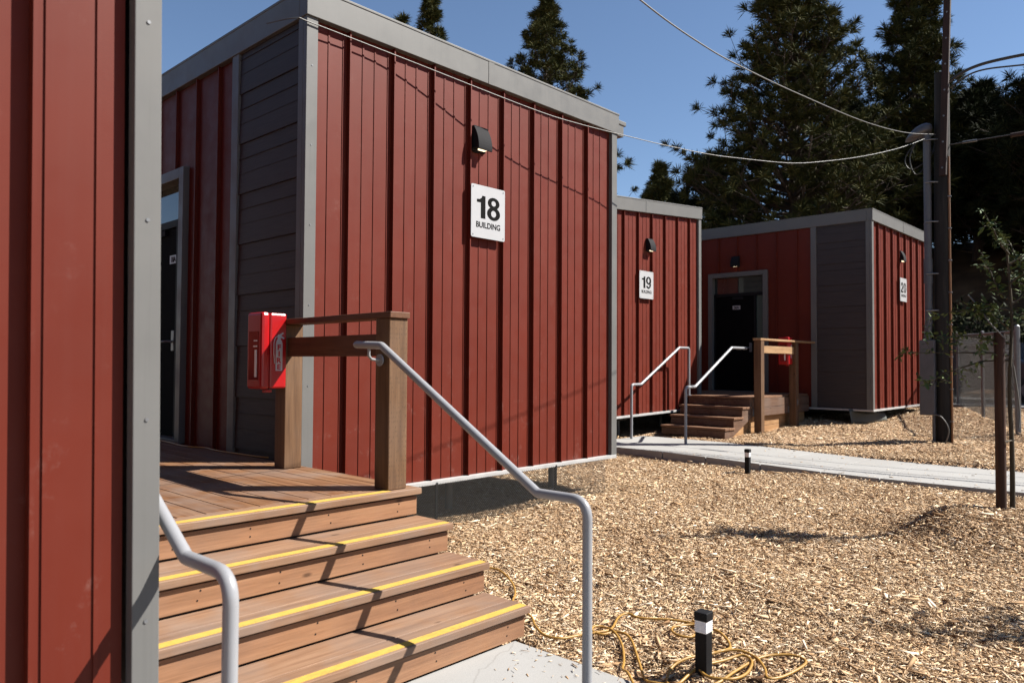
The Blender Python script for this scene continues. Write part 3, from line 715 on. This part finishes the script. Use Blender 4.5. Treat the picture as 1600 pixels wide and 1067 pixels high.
# ------------------------------------------------------------------ cords
def catmull(P, n=6):
    P = [Vector(p) for p in P]; out = []
    for i in range(len(P)-1):
        a, b_, c, d = P[max(i-1, 0)], P[i], P[i+1], P[min(i+2, len(P)-1)]
        for k in range(n):
            t = k/n; out.append(.5*((2*b_)+(-a+c)*t+(2*a-5*b_+4*c-d)*t*t+(-a+3*b_-3*c+d)*t**3))
    out.append(P[-1]); return out
cordpts = [(3.05, 3.95), (3.45, 3.90), (3.727, 3.731), (3.753, 3.614), (3.653, 3.418), (3.507, 3.254), (3.361, 3.133), (3.255, 2.899), (3.147, 2.77), (3.079, 2.646), (3.088, 2.543), (3.209, 2.511), (3.303, 2.455), (3.399, 2.439), (3.58, 2.52), (3.679, 2.524), (3.682, 2.442), (3.782, 2.294), (3.814, 2.17), (3.777, 2.021), (3.696, 1.915), (3.611, 1.85), (3.531, 1.847), (3.464, 1.881), (3.328, 1.929), (3.225, 1.956), (3.129, 1.925), (3.116, 1.856), (3.277, 1.85), (3.434, 1.796), (3.537, 1.747), (3.495, 1.677), (3.367, 1.647), (3.255, 1.671), (3.23, 1.774), (3.314, 1.87), (3.464, 1.881), (3.576, 1.801), (3.565, 1.694), (3.465, 1.599), (3.378, 1.543), (3.457, 1.502), (3.634, 1.478), (3.707, 1.514), (3.707, 1.594), (3.603, 1.678), (3.37, 1.697), (3.195, 1.703), (3.113, 1.788), (3.031, 1.923), (3.058, 1.999), (3.18, 2.116), (3.33, 2.268), (3.375, 2.381), (3.292, 2.425), (3.302, 2.497), (3.362, 2.52), (3.398, 2.482), (3.347, 2.382), (3.248, 2.263), (3.129, 2.169), (3.027, 2.106), (2.96, 2.031), (2.884, 1.947)]
rr = random.Random(5)
P3 = [(x, y, float(gz(x+.0, y)) + .030 + .012*rr.random()) for x, y in cordpts]
P3[-1] = (P3[-1][0], P3[-1][1], -1.436); P3[-2] = (P3[-2][0], P3[-2][1], -1.43)
b = MB(); b.tube(catmull(P3), .0068, 8)
tag(b.build('extension_cord', M['cord'], None, loc=(3.3, 2.0, -1.46)), 'yellow extension cord tangled on the mulch around the near bollard light', 'cord')
loop = [(3.74, 2.06), (3.757, 2.098), (3.796, 2.159), (3.685, 2.215), (3.604, 2.186), (3.566, 2.116), (3.6, 2.067), (3.705, 2.081), (3.79, 2.10), (3.85, 2.2)]
dkc = [(3.05, 5.50), (3.02, 5.62), (2.98, 6.2), (3.0, 6.5), (2.93, 6.75), (2.97, 7.3), (2.9, 7.7), (2.93, 8.2), (2.85, 8.8)]
b = MB(); b.tube(catmull([(x, y, -.752) for x, y in dkc]), .0065, 8)
tag(b.build('extension_cord', M['cord'], None, loc=(3, 6, -.76)), 'thin yellow cord lying on the near deck along the shaded wall', 'cord')
b = MB(); b.tube(catmull([(x, y, float(gz(x, y))+.035) for x, y in loop]), .0068, 8)
tag(b.build('extension_cord', M['cord'], None, loc=(3.7, 2.1, -1.46)), 'short single loop of yellow cord on the mulch just behind the near bollard light', 'cord')

# ------------------------------------------------------------------ utility pole
up = thing('utility_pole', 'dark wooden utility pole with grey conduit and meter box beside building 20', 'utility pole', (13.77, 3.29, -1.25), None)
px, py = 13.77, 3.29
b = MB(); b.tube([(px, py, -1.6), (px, py-.0, .5), (px, py-.005, 2.6), (px, py-.02, 4.80)], [.130, .124, .117, .108], 18); b.build('shaft', M['pole'], up)
b = MB()
b.prism([(-.05, -.035), (.05, -.035), (.05, .035), (-.05, .035)], 0, 1, lambda p, t: (px-.15+p[1], py-.055+p[0]-t*.17, 3.08+t*5.2)); ex = b.build('extension', M['poleext'], up, .006)
b = MB()
for k in range(9): b.disc((px-.195, py-.055-.017*k*.9, 3.2+k*.42), (1, 0, 0), .014, .02, 8)
b.build('bolt', M['steel'], ex)
cy = py+.185
b = MB(); b.tube([(px-.10, cy+.03, .30), (px-.10, cy, .75), (px-.10, cy, 3.80)], .058, 14); b.tube([(px-.10, cy, 1.35), (px-.10, cy, 1.75)], .068, 14); cn = b.build('conduit', M['pvc'], up)
b = MB()
for z in (.9, 1.5, 2.35, 3.0, 3.7): b.tube([(px-.175, cy+.02, z), (px-.17, cy-.07, z), (px-.10, cy-.16, z)], .012, 6)
b.build('strap', M['steel'], cn)
# weatherhead: domed cap looking down
b = MB(); c0 = Vector((px-.10, cy+.04, 3.80)); rings = []
for k in range(8):
    a = k/7*math.pi/2; rings.append((.20*math.cos(a)+.002, .20*math.sin(a)))
vs = []; nn = 18
for rad, hh in rings:
    for j in range(nn):
        t = 2*math.pi*j/nn; vs.append((c0.x+rad*.75*math.cos(t), c0.y+.09+rad*math.sin(t)-hh*.3, c0.z+hh*.95+rad*math.sin(t)*-.28))
fs = [(i*nn+j, i*nn+(j+1) % nn, (i+1)*nn+(j+1) % nn, (i+1)*nn+j) for i in range(7) for j in range(nn)]+[tuple(range(nn))]
b.add(vs, fs, True); b.build('weatherhead', M['pvc'], up)
b = MB()
for dy, dz, r_ in ((.05, -.50, .016), (.12, -.40, .013)):
    b.tube(catmull([(px-.12, cy+.13, 3.76), (px-.15, cy+.20+dy, 3.45), (px-.13, cy+.10+dy, 3.76+dz-.1), (px-.06, cy-.05, 3.45), (px-.02, py+.08, 3.74)]), r_*.55, 6)
b.build('drip_loop', M['blackcable'], up)
b = MB(); b.box((px-.20, cy-.10, -.80), (px-.04, cy+.125, .42)); b.build('meter_box', M['pvc'], up, .012)
b = MB(); b.tube([(px-.10, cy-.06, -1.5), (px-.10, cy-.06, -.80)], .024, 10); b.build('conduit', M['pvc'], up)
b = MB(); b.tube(catmull([(px-.20, cy-.05, -.78), (px-.22, cy-.20, -.82), (px-.21, cy-.30, -1.02), (px-.19, cy-.24, -1.25)]), .010, 8); b.build('loose_wire', M['cable'], up)
b = MB(); b.tube([(px-.06, py-.128, -1.5), (px-.06, py-.124, .8), (px-.05, py-.116, 3.4)], .017, 8); oc = b.build('conduit', M['orange'], up)
for k in range(8):
    b = MB(); b.box((px-.085, py-.15, -.9+k*.52), (px-.04, py-.10, -.885+k*.52)); b.build('clip', M['steel'], oc)

def wire(label, pts, r, mat='cable', n=10):
    b = MB(); b.tube(catmull(pts, n), r, 6)
    return tag(b.build('overhead_cable', M[mat], None, loc=pts[0]), label, 'cable', 'overhead cables at the utility pole')
wire('pale service cable hung from the corner of building 18 to the utility pole', [(2.9, 5.35, 2.62), (3.0, 5.10, 2.62), (3.15, 5.085, 2.622), (4.02, 5.066, 2.605), (5.447, 4.874, 2.488), (6.108, 4.794, 2.475), (6.933, 4.712, 2.506), (7.45, 4.65, 2.525), (8.182, 4.516, 2.549), (8.764, 4.393, 2.59), (9.858, 4.161, 2.701), (10.65, 3.993, 2.855), (11.602, 3.791, 3.085), (12.662, 3.566, 3.402), (13.63, 3.36, 3.770)], .0052)
wire('pale service cable running up from the utility pole out of the top of the picture', [(.99, 2.38, 2.60), (2.4, 2.50, 2.36), (3.943, 2.618, 2.281), (4.87, 2.686, 2.300), (5.642, 2.743, 2.371), (6.953, 2.839, 2.535), (9.206, 3.005, 2.856), (11.4, 3.17, 3.26), (13.63, 3.335, 3.774)], .0055)
wire('thick black twisted cable leaving the pole top to the right', [(px-.05, py-.10, 4.60), (px, py-.45, 4.78), (px+.1, py-1.0, 4.84), (px+.3, py-2.2, 4.83), (px+.9, py-6, 4.95), (px+2, py-12, 5.5)], .026, 'blackcable')
wire('black slack cable just under the thick one at the pole top', [(px-.05, py-.10, 4.50), (px, py-.5, 4.70), (px+.1, py-1.1, 4.68), (px+.3, py-2.2, 4.56), (px+.9, py-6, 4.6), (px+2, py-12, 5.0)], .014, 'blackcable')
cb = wire('thin guy cable with clamps leaving the pole to the right', [(px, py-.12, 3.60), (px+.05, py-.6, 3.61), (px+.12, py-1.2, 3.62), (px+.3, py-2.4, 3.66), (px+1, py-6, 3.9), (px+2, py-12, 4.6)], .010, 'blackcable')
b = MB(); b.tube([(px+.08, py-.95, 3.60), (px+.11, py-1.35, 3.61)], .035, 8); b.build('clamp', M['poleext'], cb)
b = MB(); b.tube([(px+.03, py-.3, 3.61), (px+.05, py-.5, 3.61)], .02, 8); b.build('clamp', M['steel'], cb)

# ------------------------------------------------------------------ chain link fence
def fence(label, a, c, posts, h, dens=.055, thick=None):
    a = Vector(a); c = Vector(c); L = (c-a).length; d = (c-a)/L
    rt = thing('chain_link_fence', label, 'fence', (a.x, a.y, float(gz(a.x, a.y))), 'chain link fence sections')
    def P(t, z):
        q = a+d*t; return (q.x, q.y, float(np.interp(q.x, GX, GZ))+z)
    b = MB(); st = dens*1.414*.7; n = int((L+h)/st); hw = .0028; nrm = Vector((-d.y, d.x))
    for sg in (1, -1):
        for i in range(n):
            t0 = i*st-h if sg == 1 else i*st
            ta, za = t0, .04; tb, zb = (t0+h, h) if sg == 1 else (t0-h, h)
            def clip(ta, za, tb, zb):
                if ta < 0: za += (0-ta)*(zb-za)/(tb-ta); ta = 0
                if tb < 0: zb = za+(0-ta)*(zb-za)/(tb-ta); tb = 0
                if ta > L: za += (L-ta)*(zb-za)/(tb-ta); ta = L
                if tb > L: zb = za+(L-ta)*(zb-za)/(tb-ta); tb = L
                return ta, za, tb, zb
            if max(ta, tb) < 0 or min(ta, tb) > L: continue
            ta, za, tb, zb = clip(ta, za, tb, zb)
            if abs(ta-tb) < 1e-3: continue
            p, q = Vector(P(ta, za)), Vector(P(tb, zb))
            b.tube([p, q], hw, 3, False)
    b.build('wire_mesh', M['chain'], rt)
    b = MB(); b.tube([P(0, h+.01), P(L, h+.01)], .024, 8); b.build('rail', M['steel'], rt)
    for k, t in enumerate(posts):
        r = .045 if k == 0 else .032
        b = MB(); b.tube([P(t, -.2), P(t, h+(.10 if k == 0 else .03))], r, 12); b.tube([P(t, h+(.10 if k == 0 else .03)), P(t, h+(.13 if k == 0 else .045))], [r*1.1, r*.4], 12)
        b.build('post', M['steel'], rt)
fence('chain link fence running from the corner post back behind building 20', (15.53, 2.57), (24.0, 5.9), (0, 2.89, 5.8, 8.7), 1.76)
fence('dark chain link fence section to the right of the corner post', (15.60, 2.47), (16.6, -3.5), (6.0, 3.0), 1.72, .05)

# ------------------------------------------------------------------ young trees with stakes
def leaf_pts(c, d, up, L, wd):
    s = d.cross(up).normalized(); n = s.cross(d).normalized(); k = .12*L
    return [c, c+d*L*.35+s*wd*.5-n*k*.3, c+d*L*.75+s*wd*.38-n*k*.6, c+d*L-n*k*1.6, c+d*L*.75-s*wd*.38-n*k*.6, c+d*L*.35-s*wd*.5-n*k*.3, c+d*L*.5-n*k*1.0]
def young_tree(label, x, y, branches, seed, th=2.6):
    r = random.Random(seed); z0 = float(gz(x, y)); S = .86
    rt = thing('young_tree', label, 'tree', (x, y, z0), 'young staked trees')
    tx, ty = x+.085, y-.065
    b = MB(); b.tube([(x, y, z0-.1), (x, y, z0+1.73*S)], .040, 14); b.tube([(x, y, z0+1.60*S), (x, y, z0+1.64*S)], .044, 14); b.build('stake', M['stake'], rt)
    tp = [(tx, ty, z0-.05), (tx+.01, ty, z0+.6*S), (tx-.005, ty+.01, z0+1.2*S), (tx+.01, ty-.01, z0+1.9*S), (tx+.0, ty+.02, z0+2.6*S)]
    b = MB(); b.tube(catmull(tp, 4), [.022-.014*i/16 for i in range(17)], 8); lv = MB()
    b.tube([(x-.05, y-.04, z0+.57), (x+.03, y-.07, z0+.58), (tx+.03, ty, z0+.57)], .007, 6)
    for (zb, dx, dy, dz, L) in branches:
        p = Vector((tx, ty, z0+zb*S)); L *= S; d = Vector((dx, dy, dz)).normalized(); pts = [p]; n = 9
        for k in range(n):
            d = (d+Vector((r.gauss(0, .16), r.gauss(0, .16), r.gauss(0, .12)))).normalized(); pts.append(pts[-1]+d*L/n)
        b.tube(pts, [.010-.008*i/n for i in range(n+1)], 5)
        for k in range(1, n+1):
            tw = [pts[k]]; 
            if r.random() < .8 and k > 1:
                td = Vector((r.gauss(0, 1), r.gauss(0, 1), r.gauss(.2, .7))).normalized(); td = (td+d*.6).normalized()
                q = pts[k]; 
                for m in range(4): q = q+td*L*.055*r.uniform(.7, 1.3); td = (td+Vector((r.gauss(0, .2), r.gauss(0, .2), r.gauss(0, .2)))).normalized(); tw.append(q)
                b.tube(tw, .0022, 4)
            for q in tw:
                for m in range(r.randint(2, 4)):
                    ld = Vector((r.gauss(0, 1), r.gauss(0, 1), r.gauss(.15, .7))).normalized(); ln = r.uniform(.028, .058)
                    if r.random() < .06: ln *= 1.8
                    c = q+ld*.012; vs = leaf_pts(c, ld, Vector((r.gauss(0, .6), r.gauss(0, .6), 1)).normalized(), ln, ln*r.uniform(.36, .5))
                    lv.add(vs, [(0, 1, 6), (1, 2, 6), (2, 3, 6), (3, 4, 6), (4, 5, 6), (5, 0, 6)])
    b.build('trunk', M['youngbark'], rt); lv.build('crown', M['leaf'], rt)
    b = MB(); b.tube(catmull([(x-.03, y-.05, z0+1.66*S), (x-.09, y+.05, z0+1.82*S), (x-.05, y+.12, z0+1.95*S), (x-.12, y+.2, z0+2.1*S)], 5), .006, 5); b.tube(catmull([(tx, ty-.02, z0+1.40*S), (tx+.03, ty-.04, z0+1.15*S), (tx+.05, ty-.05, z0+.95*S), (tx+.02, ty-.05, z0+.8*S)], 5), .007, 5); b.build('tie', M['cable'], rt)
RL = Vector((-.684, .729, 0))      # towards the left as seen from the steps
young_tree('young staked tree with small glossy leaves growing from a mulch mound by the walkway', 7.45, 1.36,
  [(1.50, -.62, .78, .02, 1.00), (1.45, -.60, .80, .06, .80), (1.62, -.5, .86, -.04, .60), (1.95, -.62, .68, .10, .72), (1.85, -.3, .8, .15, .45), (2.05, -.3, .5, .3, .5),
   (2.2, .2, -.5, .7, .7), (2.3, .3, -.3, .8, .6), (2.0, .6, -.6, .4, .8), (1.8, .5, -.3, .2, .5), (2.4, .5, -.9, .5, .8), (2.2, .7, -.2, .5, .7), (1.75, -.3, .45, .3, .4), (2.5, -.25, .35, .65, .45), (1.9, .5, -.5, .0, .6)], 11)
young_tree('young staked tree at the right of the near mulch, mostly out of view', 6.45, -.75,
  [(1.05+.06*i, math.cos(i*2.1), math.sin(i*2.1), .35, .85) for i in range(24)], 12)

# ------------------------------------------------------------------ pines
def pine(label, x, y, h, rad, base_h, seed, ntuft, mat, tl=.42, trunk_r=.25, shape=1.0, needles=60, peak2=False, z0=None):
    r = np.random.RandomState(seed); zb = float(gz(x, y)) if z0 is None else z0
    rt = thing('pine_tree', label, 'tree', (x, y, zb), 'tall pines behind the buildings')
    lean = r.normal(0, .012, 2)
    def ax(t): return Vector((x+lean[0]*t*h+.12*math.sin(t*5+seed), y+lean[1]*t*h+.12*math.cos(t*4+seed), zb+t*h))
    b = MB(); b.tube([ax(k/10) for k in range(11)], [trunk_r*(1-.93*k/10) for k in range(11)], 10)
    tips = []
    nb = max(24, int(ntuft/9))
    for i in range(nb):
        t = base_h/h+(1-base_h/h)*((i+r.uniform(0, 1))/nb)
        q = (t-base_h/h)/(1-base_h/h)
        prof = (1-q)**.85*min(1, .6+q*2.2)
        L = rad*shape*prof*r.uniform(.62, 1.12)+.25
        a = i*2.4+r.normal(0, .35); elev = .05+.55*q+r.normal(0, .12)
        p = ax(t); d = Vector((math.cos(a)*math.cos(elev), math.sin(a)*math.cos(elev), math.sin(elev)))
        pts = [p]; n = 6
        for k in range(n):
            d = (d+Vector((r.normal(0, .10), r.normal(0, .10), .07))).normalized(); pts.append(pts[-1]+d*(L/n))
        b.tube(pts, [max(.012, trunk_r*.26*(1-q*.6)*(1-.85*k/n)) for k in range(n+1)], 5, False)
        m = max(3, int(9*L/rad*1.25))
        for k in range(m):
            s = .30+.70*(k+1)/m; f = s*n; j = min(n-1, int(f)); bp = pts[j].lerp(pts[j+1], f-j)
            if k == m-1: tp = bp; td = d
            else:
                sd = Vector((r.normal(0, 1), r.normal(0, 1), r.normal(.45, .5))).normalized()
                sl = L*r.uniform(.10, .30); tp = bp+(sd+d*.5)*sl; td = (sd+d*.6+Vector((0, 0, .5))).normalized()
                b.tube([bp, bp.lerp(tp, .5)+Vector((0, 0, -.04)), tp], [.02, .015, .008], 4, False)
            tips.append((tp, td, r.uniform(.75, 1.2)))
    b.build('trunk', M['bark'], rt)
    N = len(tips); P = np.array([t[0] for t in tips]); D = np.array([t[1] for t in tips]); S = np.array([t[2] for t in tips])
    P = np.repeat(P, needles, 0); D = np.repeat(D, needles, 0); S = np.repeat(S, needles, 0)
    n = len(P)
    v = r.normal(0, 1, (n, 3)); v /= np.linalg.norm(v, axis=1)[:, None]
    v = v*.95+D*.75; v[:, 2] += .10; v /= np.linalg.norm(v, axis=1)[:, None]
    st = D*(r.uniform(-.30, .12, n)*tl)[:, None]
    ln = tl*S*r.uniform(.6, 1.1, n)
    side = np.cross(v, r.normal(0, 1, (n, 3))); side /= np.linalg.norm(side, axis=1)[:, None]
    wd = (tl*.030*r.uniform(.7, 1.3, n))[:, None]
    A = P+st; mid = A+v*(ln*.55)[:, None]; tip = A+v*ln[:, None]; tip[:, 2] -= ln*.10
    V = np.stack([A-side*wd*.5, A+side*wd*.5, mid+side*wd, tip, mid-side*wd], 1).reshape(-1, 3)-np.array([x, y, zb])
    F = (np.arange(n)*5)[:, None]+np.array([[0, 1, 2, 3, 4]])
    me = bpy.data.meshes.new('crown'); me.vertices.add(len(V)); me.vertices.foreach_set('co', V.astype(np.float32).ravel())
    me.loops.add(F.size); me.loops.foreach_set('vertex_index', F.astype(np.int32).ravel())
    me.polygons.add(n); me.polygons.foreach_set('loop_start', (np.arange(n)*5).astype(np.int32)); me.update(calc_edges=True)
    me.materials.append(mat); o = bpy.data.objects.new('crown', me); COL.objects.link(o); o.parent = rt; o['org'] = rt['org']
    return rt
A_, B_ = M['needle'], M['needleb']
#     label, x, y, height, radius, crown base, seed, tufts
pine('lone pine with a pointed top rising behind the roof of building 18', 30.3, 26.0, 20.2, 4.7, 4, 21, 2400, A_, .46, .2, 1.15)
pine('narrow pine peeking over the fascia left of the lone pointed pine', 28.6, 33.9, 22.4, 3.6, 5, 22, 1700, A_, .46, .2)
pine('slim pine top just left of the narrow pine over the fascia', 28.1, 36.0, 21.6, 2.4, 6, 23, 600, A_, .6, .2)
pine('small distant pine standing above the roof of building 19', 64.5, 40.8, 13.4, 3.2, 3, 24, 800, A_, .8)
pine('biggest pine with a thick trunk behind the gap between buildings 19 and 20', 31.6, 13.1, 18.6, 5.4, 3.6, 25, 3000, A_, .46, .34)
pine('tall pine directly left of the utility pole behind building 20', 39.6, 10.9, 15.6, 3.5, 2, 26, 2500, A_, .46, .3)
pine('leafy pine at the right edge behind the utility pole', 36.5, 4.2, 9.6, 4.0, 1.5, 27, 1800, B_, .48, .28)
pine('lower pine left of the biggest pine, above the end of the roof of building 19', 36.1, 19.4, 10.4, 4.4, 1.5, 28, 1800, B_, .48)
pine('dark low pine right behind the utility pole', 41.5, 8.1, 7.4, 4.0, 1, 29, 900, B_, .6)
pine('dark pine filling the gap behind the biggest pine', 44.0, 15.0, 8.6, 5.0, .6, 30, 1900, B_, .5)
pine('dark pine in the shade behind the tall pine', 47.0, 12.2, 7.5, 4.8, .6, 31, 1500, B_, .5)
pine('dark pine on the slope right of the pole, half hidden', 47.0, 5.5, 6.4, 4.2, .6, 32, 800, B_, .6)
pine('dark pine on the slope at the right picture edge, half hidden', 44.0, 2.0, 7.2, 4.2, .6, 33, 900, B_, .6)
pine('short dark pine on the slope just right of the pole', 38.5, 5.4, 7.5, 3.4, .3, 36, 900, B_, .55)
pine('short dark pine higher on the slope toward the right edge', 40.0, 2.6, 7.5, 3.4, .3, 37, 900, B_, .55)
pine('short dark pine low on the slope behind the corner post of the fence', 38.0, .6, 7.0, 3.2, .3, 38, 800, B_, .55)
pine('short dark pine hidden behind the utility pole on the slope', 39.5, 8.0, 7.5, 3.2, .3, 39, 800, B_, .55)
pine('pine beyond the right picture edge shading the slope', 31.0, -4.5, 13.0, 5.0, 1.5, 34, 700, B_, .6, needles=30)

# shrubs in front of the slope
def shrub(label, x, y, h, rad, seed, n=2600):
    r = random.Random(seed); z0 = float(gz(x, y)); rt = thing('shrub', label, 'shrub', (x, y, z0), 'dark shrubs below the slope')
    lv = MB(); b = MB()
    cl = [(Vector((r.gauss(0, .42)*rad, r.gauss(0, .42)*rad, h*r.uniform(.15, .95))), r.uniform(.25, .5)*rad) for _ in range(22)]
    for c, cr in cl: b.tube([(x, y, z0-.1), (x+c.x*.5, y+c.y*.5, z0+c.z*.5), (x+c.x, y+c.y, z0+c.z)], [.04, .025, .01], 5, False)
    for i in range(n):
        c, cr = cl[i % len(cl)]; d = Vector((r.gauss(0, 1), r.gauss(0, 1), r.gauss(0, 1))).normalized()
        p = Vector((x, y, z0))+c+d*cr*r.random()**.4
        if p.z < z0: p.z = z0+.05
        u = d.orthogonal().normalized(); w = d.cross(u); s = r.uniform(.06, .13); a = r.uniform(0, 6.28)
        u, w = u*math.cos(a)+w*math.sin(a), w*math.cos(a)-u*math.sin(a)
        u = (u+d*r.gauss(0, .5)).normalized()
        lv.add([p, p+u*s+w*s*.4, p+u*s*2, p+u*s-w*s*.4], [(0, 1, 2, 3)])
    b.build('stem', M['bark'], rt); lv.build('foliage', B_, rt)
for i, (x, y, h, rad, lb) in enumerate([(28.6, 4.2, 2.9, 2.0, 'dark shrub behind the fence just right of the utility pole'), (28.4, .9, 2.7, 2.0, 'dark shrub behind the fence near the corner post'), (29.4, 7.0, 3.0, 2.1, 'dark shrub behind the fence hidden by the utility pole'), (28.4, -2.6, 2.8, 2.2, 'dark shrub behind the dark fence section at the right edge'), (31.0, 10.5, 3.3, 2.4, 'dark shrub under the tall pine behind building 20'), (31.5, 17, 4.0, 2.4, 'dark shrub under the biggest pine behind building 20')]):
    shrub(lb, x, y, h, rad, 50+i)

# ------------------------------------------------------------------ parked car seen through the fence
def car(x, y, z):
    rt = thing('parked_car', 'dark grey parked car seen through the chain link fence', 'car', (x, y, z))
    prof = [(-2.2, .30), (-2.25, .75), (-2.1, 1.0), (-1.2, 1.08), (-.55, 1.58), (.9, 1.62), (1.75, 1.15), (2.2, 1.05), (2.25, .35)]
    d = Vector((.24, .97, 0)).normalized(); s = Vector((d.y, -d.x, 0))
    def mp(p, t): q = Vector((x, y, z))+d*p[0]+s*t; return (q.x, q.y, z+p[1])
    b = MB(); b.prism(prof, -.88, .88, mp); b.build('body', M['carpaint'], rt, .08)
    win = [(-1.05, 1.10), (-.5, 1.50), (.8, 1.53), (1.5, 1.14)]
    b = MB(); b.prism(win, -.887, -.80, mp); b.prism(win, .80, .887, mp); b.build('window', M['glass'], rt)
    for p in (-1.4, 1.4):
        for t in (-.86, .86):
            c = Vector(mp((p, .33), t)); sg = 1 if t > 0 else -1
            b = MB(); b.disc(c-s*sg*.18, s*sg, .33, .21, 20); w = b.build('wheel', M['tyre'], rt)
            b = MB(); b.disc(c+s*sg*.01, s*sg, .2, .03, 16); b.build('rim', M['steel'], w)
    for t in (-.65, .65):
        b = MB(); q = mp((-2.24, .80), t); b.disc(q, -d, .11, .05, 14); b.build('headlight', M['ribbed'], rt)
car(23.6, 4.6, -.93)

# grey sheet lying on the ground under the far building
b = MB(); n = 16; vs = []
for i in range(n+1):
    for j in range(5):
        u = i/n; x = 15.45+1.2*u; y = 5.36-.30*u-.012*j+.02*math.sin(u*9)
        zz = float(gz(x, y))+(.30-.12*u)*(1-j/4)+.015*math.sin(u*11)*(1-j/4)
        vs.append((x, y, zz))
fs = [(i*5+j, i*5+j+1, (i+1)*5+j+1, (i+1)*5+j) for i in range(n) for j in range(4)]
b.add(vs, fs, True); o = b.build('ground_sheet', M['tarp'], None, loc=(16.2, 5.4, -1.1)); sm_ = o.modifiers.new('s', 'SOLIDIFY'); sm_.thickness = .01
tag(o, 'grey plastic sheet slumped on the ground under building 20', 'plastic sheet')
